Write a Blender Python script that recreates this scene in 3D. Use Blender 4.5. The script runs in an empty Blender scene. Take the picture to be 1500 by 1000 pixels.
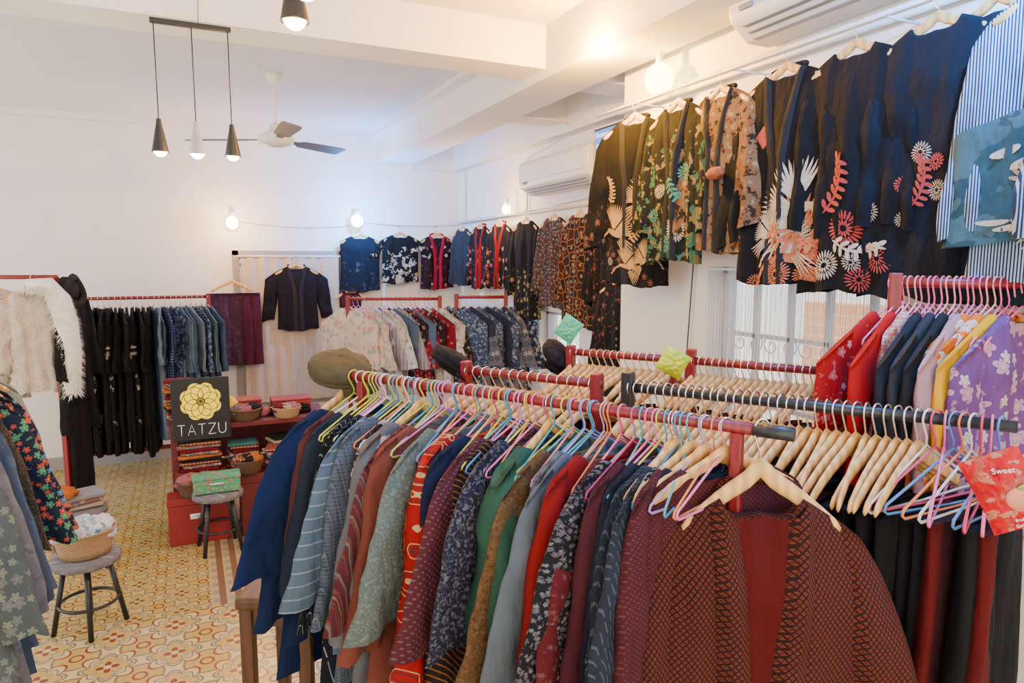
import bpy, math, random
from mathutils import Vector, Matrix, noise
random.seed(7)
C=bpy.context.scene.collection
pi=math.pi
# ---------------------------------------------------------------- materials
class G:
    def __init__(s,name,rough=.8,metal=0):
        s.mat=bpy.data.materials.new(name); s.mat.use_nodes=True
        s.nt=s.mat.node_tree; s.b=s.nt.nodes['Principled BSDF']
        s.b.inputs['Roughness'].default_value=rough; s.b.inputs['Metallic'].default_value=metal
    def node(s,t,**k):
        n=s.nt.nodes.new(t)
        for a,v in k.items(): setattr(n,a,v)
        return n
    def put(s,sock,v):
        if hasattr(v,'node'): s.nt.links.new(v,sock)
        elif isinstance(v,(tuple,list)):
            sock.default_value=(v[0],v[1],v[2],1) if sock.type=='RGBA' else v
        else: sock.default_value=v
    def m(s,op,a,b=None,c=None):
        n=s.node('ShaderNodeMath',operation=op)
        s.put(n.inputs[0],a)
        if b is not None: s.put(n.inputs[1],b)
        if c is not None: s.put(n.inputs[2],c)
        return n.outputs[0]
    def mix(s,f,a,b):
        n=s.node('ShaderNodeMix',data_type='RGBA')
        s.put(n.inputs[0],f); s.put(n.inputs[6],a); s.put(n.inputs[7],b)
        return n.outputs[2]
    def obj(s):
        t=s.node('ShaderNodeTexCoord'); p=s.node('ShaderNodeSeparateXYZ')
        s.nt.links.new(t.outputs['Object'],p.inputs[0])
        return t.outputs['Object'],p.outputs[0],p.outputs[1],p.outputs[2]
    def comb(s,x,y,z=0.):
        n=s.node('ShaderNodeCombineXYZ'); s.put(n.inputs[0],x); s.put(n.inputs[1],y); s.put(n.inputs[2],z); return n.outputs[0]
    def noise(s,vec,scale,det=2):
        n=s.node('ShaderNodeTexNoise'); s.nt.links.new(vec,n.inputs['Vector']); n.inputs['Scale'].default_value=scale; n.inputs['Detail'].default_value=det
        return n.outputs[0]
    def base(s,v): s.put(s.b.inputs['Base Color'],v)
    def bump(s,h,st=.3,d=.01):
        n=s.node('ShaderNodeBump'); n.inputs['Strength'].default_value=st; n.inputs['Distance'].default_value=d
        s.put(n.inputs['Height'],h); s.nt.links.new(n.outputs[0],s.b.inputs['Normal'])
def sc3(c,k): return tuple(min(1,v*k) for v in c)
def sat(c,k,s=1.12):
    l=sum(c)/3; return tuple(max(0.003,min(1,(l+(v-l)*s)*k)) for v in c)
def plain(name,c,rough=.6,metal=0,var=.12,scale=12,em=0,bump=0):
    g=G(name,rough,metal); v,x,y,z=g.obj()
    n=g.noise(v,scale,3)
    col=g.mix(n,sc3(c,1-var),sc3(c,1+var)); g.base(col)
    if bump: g.bump(n,bump)
    if em:
        g.b.inputs['Emission Color'].default_value=(*c,1); g.b.inputs['Emission Strength'].default_value=em
    return g.mat
def wood(name,c,sc=6):
    g=G(name,.42); v,x,y,z=g.obj()
    w=g.node('ShaderNodeTexWave'); g.nt.links.new(v,w.inputs['Vector']); w.inputs['Scale'].default_value=sc; w.inputs['Distortion'].default_value=5; w.inputs['Detail'].default_value=3
    g.base(g.mix(w.outputs[1],sc3(c,.75),sc3(c,1.12))); return g.mat
def fab(name,base,pat='solid',c=(),s=10,d=.5,z=None,rough=.9,var=.3,k=.48):
    base=sat(base,k); c=[sat(q,.62,1.08) for q in c]
    g=G(name,rough); v,x,y,zz=g.obj()
    g.b.inputs['Specular IOR Level'].default_value=.2
    n=g.noise(v,9,4)
    col=g.mix(n,sc3(base,1-var),sc3(base,1+var))
    u=g.m('ADD',x,g.m('MULTIPLY',y,.55))
    fr=lambda e:g.m('FRACT',e)
    us=g.m('MULTIPLY',u,s); zs=g.m('MULTIPLY',zz,s)
    layers=[]
    if pat=='stripev': layers=[(g.m('LESS_THAN',fr(us),d),c[0])]
    elif pat=='stripeh': layers=[(g.m('LESS_THAN',fr(zs),d),c[0])]
    elif pat=='diag': layers=[(g.m('LESS_THAN',fr(g.m('ADD',us,zs)),d),c[0])]
    elif pat=='multi':
        layers=[(g.m('LESS_THAN',fr(us),.35),c[0]),(g.m('LESS_THAN',fr(g.m('MULTIPLY',us,1.7)),.2),c[1]),(g.m('LESS_THAN',fr(g.m('MULTIPLY',us,.63)),.12),c[-1])]
    elif pat=='plaid':
        a=g.m('LESS_THAN',fr(us),d); b=g.m('LESS_THAN',fr(zs),d)
        layers=[(g.m('MULTIPLY',a,.55),c[0]),(g.m('MULTIPLY',b,.55),c[0]),(g.m('LESS_THAN',fr(g.m('ADD',zs,.3)),.07),c[-1]),(g.m('LESS_THAN',fr(g.m('ADD',us,.3)),.07),c[-1])]
    elif pat=='dash':
        a=g.m('LESS_THAN',fr(us),d); b=g.m('LESS_THAN',fr(g.m('ADD',g.m('MULTIPLY',zs,.35),g.m('MULTIPLY',g.m('FLOOR',us),.37))),.7)
        layers=[(g.m('MULTIPLY',a,b),c[0])]
    elif pat=='lattice':
        p=g.m('ABSOLUTE',g.m('SUBTRACT',fr(g.m('ADD',us,zs)),.5)); q=g.m('ABSOLUTE',g.m('SUBTRACT',fr(g.m('SUBTRACT',us,zs)),.5))
        mx=g.m('MAXIMUM',p,q)
        layers=[(g.m('LESS_THAN',mx,d*.5),c[0]),(g.m('LESS_THAN',mx,d*.2),c[-1])]
    elif pat=='brocade':
        nn=g.noise(v,s,3); n2=g.noise(g.comb(g.m('ADD',x,5.),zz,y),s*1.4,2)
        layers=[(g.m('GREATER_THAN',nn,.56),c[0]),(g.m('GREATER_THAN',n2,.58),c[min(1,len(c)-1)]),(g.m('LESS_THAN',nn,.37),c[-1])]
    elif pat=='cell':
        vo=g.node('ShaderNodeTexVoronoi',voronoi_dimensions='2D',feature='DISTANCE_TO_EDGE'); g.put(vo.inputs['Vector'],g.comb(us,zs)); vo.inputs['Scale'].default_value=1
        v2=g.node('ShaderNodeTexVoronoi',voronoi_dimensions='2D'); g.put(v2.inputs['Vector'],g.comb(us,zs)); v2.inputs['Scale'].default_value=1
        sp=g.node('ShaderNodeSeparateColor'); g.put(sp.inputs[0],v2.outputs['Color'])
        layers=[(g.m('GREATER_THAN',sp.outputs[0],.55),c[1]),(g.m('LESS_THAN',vo.outputs['Distance'],.06),c[0]),(g.m('MULTIPLY',g.m('LESS_THAN',v2.outputs['Distance'],.22),g.m('GREATER_THAN',sp.outputs[1],.3)),c[-1])]
    elif pat in('flower','ring','dot'):
        vo=g.node('ShaderNodeTexVoronoi',voronoi_dimensions='2D'); P=g.comb(us,zs); g.put(vo.inputs['Vector'],P); vo.inputs['Scale'].default_value=1
        vo.inputs['Randomness'].default_value={'flower':.9,'ring':.35,'dot':.0}[pat]
        sp=g.node('ShaderNodeSeparateColor'); g.put(sp.inputs[0],vo.outputs['Color'])
        r=vo.outputs['Distance']
        on=g.m('LESS_THAN',sp.outputs[0],d)
        if pat=='dot': layers=[(g.m('LESS_THAN',r,d*.45),c[0])]
        elif pat=='ring':
            a=g.m('MULTIPLY',g.m('LESS_THAN',r,.42),g.m('GREATER_THAN',r,.385)); b=g.m('MULTIPLY',g.m('LESS_THAN',r,.31),g.m('GREATER_THAN',r,.28))
            layers=[(a,c[0]),(b,c[-1]),(g.m('LESS_THAN',g.m('ABSOLUTE',g.m('SUBTRACT',r,.12)),.03),c[0])]
        else:
            sub=g.node('ShaderNodeVectorMath',operation='SUBTRACT'); g.put(sub.inputs[0],P); g.put(sub.inputs[1],vo.outputs['Position'])
            q=g.node('ShaderNodeSeparateXYZ'); g.put(q.inputs[0],sub.outputs[0])
            th=g.m('ARCTAN2',q.outputs[1],q.outputs[0])
            th=g.m('ADD',th,g.m('MULTIPLY',sp.outputs[2],6.))
            rad=g.m('MULTIPLY_ADD',sp.outputs[1],.5,.6)
            pet=g.m('MULTIPLY',g.m('MULTIPLY_ADD',g.m('ABSOLUTE',g.m('COSINE',g.m('MULTIPLY',th,2.5))),.24,.24),rad)
            mk=g.m('MULTIPLY',g.m('LESS_THAN',r,pet),on)
            pc=g.mix(g.m('GREATER_THAN',sp.outputs[1],.5),c[0],c[min(1,len(c)-1)])
            vein=g.m('MULTIPLY',g.m('LESS_THAN',g.m('ABSOLUTE',g.m('SUBTRACT',r,g.m('MULTIPLY',pet,.55))),.015),on)
            leaf=g.noise(v,s*1.7,2)
            layers=[(g.m('MULTIPLY',g.m('GREATER_THAN',leaf,.64),.6),c[min(1,len(c)-1)]),(mk,pc),(vein,base),(g.m('MULTIPLY',g.m('LESS_THAN',r,.06),on),c[-1])]
    if z:
        n3=g.m('MULTIPLY_ADD',g.noise(v,6,2),.35,-.17)
        zz2=g.m('ADD',zz,n3)
        zm=g.m('MULTIPLY',g.m('GREATER_THAN',zz2,z[0]),g.m('LESS_THAN',zz2,z[1]))
        layers=[(g.m('MULTIPLY',a,zm),b) for a,b in layers]
    for a,b in layers: col=g.mix(a,col,b)
    g.base(col)
    wv=g.noise(g.comb(g.m('MULTIPLY',x,2.2),g.m('MULTIPLY',y,2.2),g.m('MULTIPLY',zz,.8)),9,4)
    g.bump(wv,.75,.025)
    return g.mat

# ---------------------------------------------------------------- mesh helpers
class MB:
    def __init__(s): s.v=[];s.f=[]
    def add(s,v,f):
        o=len(s.v); s.v+= [tuple(p) for p in v]; s.f+=[tuple(i+o for i in q) for q in f]; return s
    def box(s,c,sz,rz=0):
        x,y,z=[k/2 for k in sz]; R=Matrix.Rotation(rz,3,'Z')
        vs=[Vector(c)+R@Vector((a*x,b*y,d*z)) for a in(-1,1) for b in(-1,1) for d in(-1,1)]
        return s.add(vs,[(0,1,3,2),(4,6,7,5),(0,4,5,1),(2,3,7,6),(0,2,6,4),(1,5,7,3)])
    def bb(s,a,b): return s.box([(p+q)/2 for p,q in zip(a,b)],[abs(q-p) for p,q in zip(a,b)])
    def tube(s,pts,r,n=8,caps=True,closed=False,sy=1.,up=None):
        P=[Vector(p) for p in pts]; m=len(P); rr=r if isinstance(r,(list,tuple)) else [r]*m
        vs=[];prev=None
        for i in range(m):
            if closed: t=(P[(i+1)%m]-P[i-1])
            else: t=(P[min(i+1,m-1)]-P[max(i-1,0)])
            t.normalize()
            if up is not None: a=Vector(up)
            elif prev is None: a=Vector((0,0,1)) if abs(t.z)<.9 else Vector((1,0,0))
            else: a=prev
            b=t.cross(a).normalized(); a=b.cross(t).normalized(); prev=a
            for k in range(n):
                an=2*pi*k/n; vs.append(P[i]+b*(math.cos(an)*rr[i]*sy)+a*(math.sin(an)*rr[i]))
        f=[]
        for i in range(m if closed else m-1):
            j=(i+1)%m
            for k in range(n):
                f.append((i*n+k,i*n+(k+1)%n,j*n+(k+1)%n,j*n+k))
        if caps and not closed: f.append(tuple(range(n))[::-1]); f.append(tuple((m-1)*n+k for k in range(n)))
        return s.add(vs,f)
    def lathe(s,prof,c=(0,0,0),n=24,caps=True):
        vs=[];f=[]
        for r,z in prof:
            for k in range(n):
                a=2*pi*k/n; vs.append((c[0]+r*math.cos(a),c[1]+r*math.sin(a),c[2]+z))
        for i in range(len(prof)-1):
            for k in range(n): f.append((i*n+k,i*n+(k+1)%n,(i+1)*n+(k+1)%n,(i+1)*n+k))
        if caps: f.append(tuple(range(n))[::-1]); f.append(tuple((len(prof)-1)*n+k for k in range(n)))
        return s.add(vs,f)
    def ell(s,c,r,n=20,m=12,fn=None):
        vs=[];f=[]
        for i in range(m+1):
            ph=pi*i/m
            for k in range(n):
                a=2*pi*k/n; p=Vector((math.sin(ph)*math.cos(a),math.sin(ph)*math.sin(a),math.cos(ph)))
                q=1+ (fn(p) if fn else 0)
                vs.append((c[0]+p.x*r[0]*q,c[1]+p.y*r[1]*q,c[2]+p.z*r[2]*q))
        for i in range(m):
            for k in range(n): f.append((i*n+k,(i+1)*n+k,(i+1)*n+(k+1)%n,i*n+(k+1)%n))
        return s.add(vs,f)
    def mesh(s,name,mat,smooth=True):
        me=bpy.data.meshes.new(name); me.from_pydata(s.v,[],s.f); me.update()
        if mat: me.materials.append(mat)
        if smooth:
            for p in me.polygons: p.use_smooth=True
        return me
    def obj(s,name,mat,smooth=True,bevel=0,parent=None,label=None):
        o=bpy.data.objects.new(name,s.mesh(name,mat,smooth)); C.objects.link(o)
        if bevel:
            b=o.modifiers.new('b','BEVEL'); b.width=bevel; b.segments=3; b.limit_method='ANGLE'
        if parent: o.parent=parent
        if label: o['label']=label
        return o
def T(o,label,cat,group=None,loc=None,rz=None):
    n=len(label.split())
    if n<4: label+={'jacket':' on a hanger','kimono':' hung on the rack','trousers':' on a hanger','cloth':' bundled in a basket','light bulb':' on the wall'}.get(cat,' inside the shop')
    o['label']=label; o['category']=cat
    if group: o['group']=group
    if loc: o.location=loc
    if rz is not None: o.rotation_euler[2]=rz
    return o
def E(name,label,cat,loc,rz=0,group=None):
    o=bpy.data.objects.new(name,None); C.objects.link(o); o.empty_display_size=.1
    return T(o,label,cat,group,loc,rz)
def struct(o): o['kind']='structure'; return o
def text(name,s,size,mat,parent,loc,rot,ext=.001,align='CENTER'):
    cu=bpy.data.curves.new(name,'FONT'); cu.body=s; cu.size=size; cu.extrude=ext; cu.align_x=align; cu.align_y='CENTER'
    t=bpy.data.objects.new(name+'_tmp',cu); C.objects.link(t); bpy.context.view_layer.update()
    me=bpy.data.meshes.new_from_object(t.evaluated_get(bpy.context.evaluated_depsgraph_get()))
    bpy.data.objects.remove(t); me.materials.clear(); me.materials.append(mat)
    o=bpy.data.objects.new(name,me); C.objects.link(o); o.parent=parent; o.location=loc; o.rotation_euler=rot
    return o
# the clothes racks stand on a floor grid turned 25.4 degrees from the walls
CT,ST=math.cos(math.radians(25.4)),math.sin(math.radians(25.4))
def g2(l,d,z=0): return (ST*d+CT*l, CT*d-ST*l, z)
def gdir(l,d): x,y,_=g2(l,d); k=math.hypot(x,y); return (x/k,y/k)
def face_rz(f): return math.atan2(f[0],-f[1])

# ---------------------------------------------------------------- common mats
WALL=plain('wall_plaster',(.85,.80,.74),.85,var=.03,scale=3,bump=.05)
CEIL=plain('ceiling_paint',(.82,.78,.77),.9,var=.02,scale=2)
BEAMM=plain('beam_paint',(.86,.82,.76),.85,var=.02,scale=2)
RED=wood('red_lacquered_wood',(.22,.009,.011),14)
BLACKW=wood('black_wood',(.016,.016,.02),14)
HW=wood('hanger_wood',(.74,.40,.12),9)
BROWN=wood('brown_wood',(.09,.035,.015),8)
CHROME=plain('chrome_wire',(.75,.76,.78),.25,1)
BLACKM=plain('black_metal',(.015,.015,.015),.4)
WHITEP=plain('white_plastic',(.82,.79,.71),.4,var=.03)
GREYP=plain('grey_plastic',(.30,.30,.31),.5)
WIRE=[plain('coated_wire_'+n,c,.35) for n,c in (('pink',(.70,.15,.31)),('teal',(.05,.30,.34)),('lime',(.50,.52,.05)),('blue',(.07,.20,.45)),('orange',(.62,.19,.06)),('lilac',(.38,.26,.50)),('white',(.66,.62,.58)),('rose',(.55,.05,.12)))]
WPINK=[WIRE[0],WIRE[0],plain('coated_wire_salmon',(.75,.32,.30),.35)]

# ---------------------------------------------------------------- floor tiles
def floor_mat():
    g=G('encaustic_tiles',.24); v,x,y,z=g.obj()
    def loc(e,sc): return g.m('SUBTRACT',g.m('FRACT',g.m('DIVIDE',e,sc)),.5)
    def band(e,a,b): return g.m('MULTIPLY',g.m('GREATER_THAN',e,a),g.m('LESS_THAN',e,b))
    def build(sc,bg,c1,c2,c3,c4):
        u=loc(x,sc); w=loc(y,sc)
        au=g.m('ABSOLUTE',u); aw=g.m('ABSOLUTE',w)
        r=g.m('SQRT',g.m('ADD',g.m('MULTIPLY',u,u),g.m('MULTIPLY',w,w)))
        cu=g.m('SUBTRACT',au,.5); cw=g.m('SUBTRACT',aw,.5)
        rc=g.m('SQRT',g.m('ADD',g.m('MULTIPLY',cu,cu),g.m('MULTIPLY',cw,cw)))
        th=g.m('ARCTAN2',w,u)
        pet=g.m('MULTIPLY',g.m('ABSOLUTE',g.m('COSINE',g.m('MULTIPLY',th,2.))),.42)
        pet2=g.m('MULTIPLY',g.m('ABSOLUTE',g.m('SINE',g.m('MULTIPLY',th,2.))),.5)
        pet3=g.m('MULTIPLY_ADD',g.m('COSINE',g.m('MULTIPLY',th,8.)),.03,.33)
        col=g.mix(g.m('LESS_THAN',rc,.38),bg,c1)
        col=g.mix(band(rc,.33,.37),col,c3)
        col=g.mix(band(rc,.20,.24),col,c2)
        col=g.mix(band(rc,.08,.12),col,c4)
        col=g.mix(g.m('LESS_THAN',r,pet2),col,bg)
        col=g.mix(g.m('LESS_THAN',g.m('ABSOLUTE',g.m('SUBTRACT',r,pet2)),.022),col,c4)
        col=g.mix(g.m('LESS_THAN',r,g.m('MULTIPLY',pet2,.6)),col,c2)
        col=g.mix(g.m('LESS_THAN',r,g.m('MULTIPLY',pet2,.35)),col,bg)
        col=g.mix(g.m('LESS_THAN',g.m('ABSOLUTE',g.m('SUBTRACT',r,pet3)),.016),col,c3)
        col=g.mix(g.m('LESS_THAN',r,g.m('MULTIPLY',pet,.8)),col,c1)
        col=g.mix(g.m('LESS_THAN',r,g.m('MULTIPLY',pet,.42)),col,c4)
        col=g.mix(g.m('LESS_THAN',g.m('ABSOLUTE',g.m('SUBTRACT',r,pet)),.022),col,c3)
        col=g.mix(g.m('LESS_THAN',r,.06),col,bg)
        return col
    A=build(.24,(.60,.42,.12),(.52,.34,.07),(.40,.34,.16),(.16,.18,.14),(.15,.06,.03))
    B=build(.30,(.66,.51,.24),(.56,.37,.09),(.43,.34,.14),(.17,.18,.14),(.20,.035,.018))
    Y=g.m('GREATER_THAN',y,4.18)
    col=g.mix(Y,B,A)
    bx=g.m('MULTIPLY',g.m('MULTIPLY',g.m('GREATER_THAN',x,.04),g.m('LESS_THAN',x,.30)),Y)
    fx=g.m('FRACT',g.m('MULTIPLY',x,11.5))
    st=g.m('LESS_THAN',fx,.45)
    dg=g.m('MULTIPLY',g.m('LESS_THAN',g.m('FRACT',g.m('MULTIPLY',y,9.)),.5),g.m('GREATER_THAN',fx,.6))
    bc=g.mix(dg,g.mix(st,(.50,.38,.18),(.20,.10,.06)),(.30,.27,.18))
    col=g.mix(bx,col,bc)
    n=g.noise(v,2.5,3); col=g.mix(g.m('MULTIPLY',n,.15),col,(.38,.29,.15))
    g.base(col); return g.mat
fl=struct(MB().bb((-3.2,-1.6,-.1),(3.2,7.95,0)).obj('floor',floor_mat(),False))
struct(MB().bb((-3.2,-1.6,3.4),(3.2,7.95,3.5)).obj('ceiling',CEIL,False))
struct(MB().bb((-3.2,7.75,0),(3.2,7.95,3.4)).obj('wall_back',WALL,False))
XN=2.45
w=MB()
w.bb((XN,-1.6,0),(XN+.2,1.7,3.4)).bb((XN,2.78,0),(XN+.2,3.57,3.4)).bb((XN,1.7,0),(XN+.2,2.78,.95)).bb((XN,1.7,1.98),(XN+.2,2.78,3.4))
struct(w.obj('wall_right',WALL,False))
struct(MB().bb((XN+.2,3.45,0),(3.18,3.57,3.4)).obj('wall_recess',WALL,False))
w=MB(); w.bb((2.98,3.57,0),(3.18,4.95,3.4)).bb((2.98,5.68,0),(3.18,7.75,3.4)).bb((2.98,4.95,0),(3.18,5.68,.9)).bb((2.98,4.95,1.56),(3.18,5.68,3.4))
struct(w.obj('wall_far_right',WALL,False))
struct(MB().bb((-3.2,3.74,3.15),(2.0,4.02,3.4)).obj('trim_1',BEAMM,False))
struct(MB().bb((2.0,-1.6,3.1),(2.35,7.75,3.4)).obj('trim_2',BEAMM,False))
struct(MB().bb((2.35,5.0,3.15),(2.98,5.26,3.4)).obj('trim_3',BEAMM,False))
struct(MB().bb((2.86,3.57,3.06),(2.98,7.75,3.4)).bb((2.35,7.63,3.06),(2.86,7.75,3.4)).obj('trim_4',BEAMM,False))
struct(MB().bb((2.35,3.74,3.12),(2.86,4.02,3.4)).obj('trim_5',BEAMM,False))
struct(MB().bb((1.9,4.02,3.36),(2.0,7.75,3.4)).bb((-3.2,7.66,3.34),(1.9,7.75,3.4)).obj('trim_6',BEAMM,False))
struct(MB().bb((-3.2,7.73,0),(2.98,7.75,.12)).obj('baseboard_back',plain('grey_skirting',(.35,.33,.33)),False))
def window(name,x,y0,y1,z0,z1,ny,nz,mat):
    f=MB(); t=.035
    f.bb((x,y0,z0),(x+.06,y0+t,z1)).bb((x,y1-t,z0),(x+.06,y1,z1)).bb((x,y0,z0),(x+.06,y1,z0+t)).bb((x,y0,z1-t),(x+.06,y1,z1))
    for i in range(1,ny): yy=y0+(y1-y0)*i/ny; f.bb((x+.015,yy-.012,z0),(x+.045,yy+.012,z1))
    for i in range(1,nz): zz=z0+(z1-z0)*i/nz; f.bb((x+.015,y0,zz-.01),(x+.045,y1,zz+.01))
    # wrought scrolls along the middle bar
    for i in range(ny*2):
        cy=y0+(y1-y0)*(i+.5)/(ny*2); cz=z0+(z1-z0)*.62; sg=1 if i%2 else -1
        f.tube([(x+.08,cy+sg*(.008+.0035*a)*math.cos(a*.55),cz+(.008+.0035*a)*math.sin(a*.55)) for a in range(15)],.0035,5)
    struct(f.obj(name,mat,False))
WF=plain('window_frame_paint',(.55,.60,.70))
window('window_1',XN+.1,1.7,2.78,.95,1.98,5,3,WF)
window('window_2',3.06,4.95,5.68,.9,1.56,2,2,WF)
def brick():
    g=G('terracotta_bricks',.9); v,x,y,z=g.obj()
    b=g.node('ShaderNodeTexBrick'); g.put(b.inputs['Vector'],g.comb(y,z)); b.inputs['Scale'].default_value=2.2
    b.inputs['Color1'].default_value=(.70,.30,.14,1); b.inputs['Color2'].default_value=(.74,.36,.18,1); b.inputs['Mortar'].default_value=(.78,.50,.34,1)
    g.base(b.outputs[0]); return g.mat
o=MB().bb((5.9,3.4,0),(6.0,5.2,1.6)).obj('neighbouring_building',brick(),False)
T(o,'orange terracotta building across the lane','building')
MB().bb((6.0,-1,0),(6.3,13,1.75)).obj('facade_render',plain('pale_stucco',(.84,.88,.95)),False,parent=o,label='pale blue white stucco facade')
MB().bb((5.86,4.0,.5),(5.9,4.6,1.35)).obj('shutter',plain('green_shutter',(.25,.35,.33)),False,parent=o,label='grey green shutter')
T(MB().bb((3.3,-4,-.2),(7,14,-.02)).obj('pavement',plain('pavement_concrete',(.6,.58,.55)),False),'grey concrete pavement outside the windows','pavement')
m=MB()
for i in range(130):
    yy=1.74+i*.0079+random.uniform(-.003,.003); b=random.uniform(.98,1.25)
    m.tube([(XN-.03,yy,1.97),(XN-.03+random.uniform(-.01,.01),yy+random.uniform(-.006,.006),1.5),(XN-.03,yy,b)],.0013,4)
m.tube([(XN-.03,1.7,1.97),(XN-.03,2.78,1.97)],.008,6)
T(m.obj('string_curtain',plain('silver_thread',(.9,.92,.97),.4)),'silvery string curtain hanging at the barred window','curtain')['kind']='stuff'
m=MB(); vs=[];f=[]; nx,nz=90,30
for j in range(nz+1):
    for i in range(nx+1):
        xx=.52+1.0*i/nx; z=2.06-1.55*j/nz
        vs.append((xx,7.66+.010*math.sin(i*.55+.6*math.sin(j*.2))+.008*math.sin(i*.21+j*.1),z))
for j in range(nz):
    for i in range(nx): a=j*(nx+1)+i; f.append((a,a+1,a+nx+2,a+nx+1))
m.add(vs,f)
cur=m.obj('curtain',fab('beige_lace',(.52,.42,.33),'plaid',[(.92,.76,.64),(.78,.64,.53)],40,.25,k=1,var=.1))
T(cur,'beige cream lace curtain covering a window','curtain')
MB().tube([(.48,7.66,2.07),(1.56,7.66,2.07)],.01).obj('curtain_rod',WHITEP,parent=cur)
struct(MB().bb((.44,7.70,.5),(.50,7.75,2.13)).bb((1.54,7.70,.5),(1.60,7.75,2.13)).bb((.44,7.70,2.08),(1.60,7.75,2.13)).bb((.44,7.70,.46),(1.60,7.75,.5)).obj('window_3',plain('greyed_frame',(.30,.27,.26)),False))

# ---------------------------------------------------------------- garments
def zt(x,slope=.8):
    a=abs(x); return -.056-.095*(min(a,.21)/.21)**1.3-max(0,a-.21)*slope
KINDS=dict(
 haori=dict(W=.215,L=.80,T=.032,sl=('wide',.50)),
 haori_long=dict(W=.215,L=.94,T=.032,sl=('wide',.54)),
 jacket=dict(W=.20,L=.72,T=.034,sl=('set',.56)),
 coat=dict(W=.20,L=.88,T=.036,sl=('set',.60)),
 # rack garments whose hems spread out from the rail
 rj=dict(W=.20,L=.76,T=.024,sl=('swing',.52),flare=.30,neck=.105,dip=.075,wr=.75),
 rh=dict(W=.205,L=.90,T=.024,sl=('swingw',.50),flare=.36,neck=.105,dip=.075,wr=.75),
 rl=dict(W=.205,L=1.0,T=.025,sl=('swing',.60),flare=.42,neck=.105,dip=.075,wr=.8),
 # wall garments
 wl=dict(W=.220,L=.97,T=.035,sl=('drape',.64),fa=1.0,flare=.05,wr=.8),
 wh=dict(W=.205,L=.84,T=.035,sl=('drape',.56),fa=1.0,flare=.02,wr=.8),
 vest=dict(W=.205,L=.68,T=.034,sl=None),
 tee=dict(W=.20,L=.64,T=.034,sl=('tee',.20)),
 dress=dict(W=.20,L=.96,T=.038,sl=('drape',.60),fa=1.1,flare=.18,wr=.8),
 long=dict(W=.20,L=1.40,T=.03,sl=('set',.5)),
 gown=dict(W=.19,L=1.30,T=.034,sl=('wide',.45)),
 slim=dict(W=.15,L=.75,T=.03,sl=None),
 front=dict(W=.215,L=.80,T=.06,sl=('swingf',.58),flare=.55,neck=.085,dip=.06,fa=1.3,wr=1.0),
 fur=dict(W=.19,L=.86,T=.07,sl=('set',.52)),
 openh=dict(W=.20,L=.80,T=.03,sl=('kimono',.52)),
)
SL={'wide':(-.05,.15,-.05,.15,.022,.55),'set':(-.05,.035,-.015,.115,.034,1.3),'tee':(-.05,.05,.02,.15,.03,1.0),
    'swing':(-.05,.035,.02,.175,.028,1.2),'swingw':(-.05,.07,-.02,.24,.022,.9),'drape':(-.06,.05,-.05,.10,.03,1.2),'swingf':(-.07,.03,-.01,.27,.055,1.1),'kimono':(-.05,.10,.02,.14,.022,.8)}
def wrk(x,z,p): # crumple of the cloth
    return noise.noise(Vector((x*7+p,z*4+p,p)))*.011+noise.noise(Vector((x*16+z*7,z*11-x*6,p*2)))*.006
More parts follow.
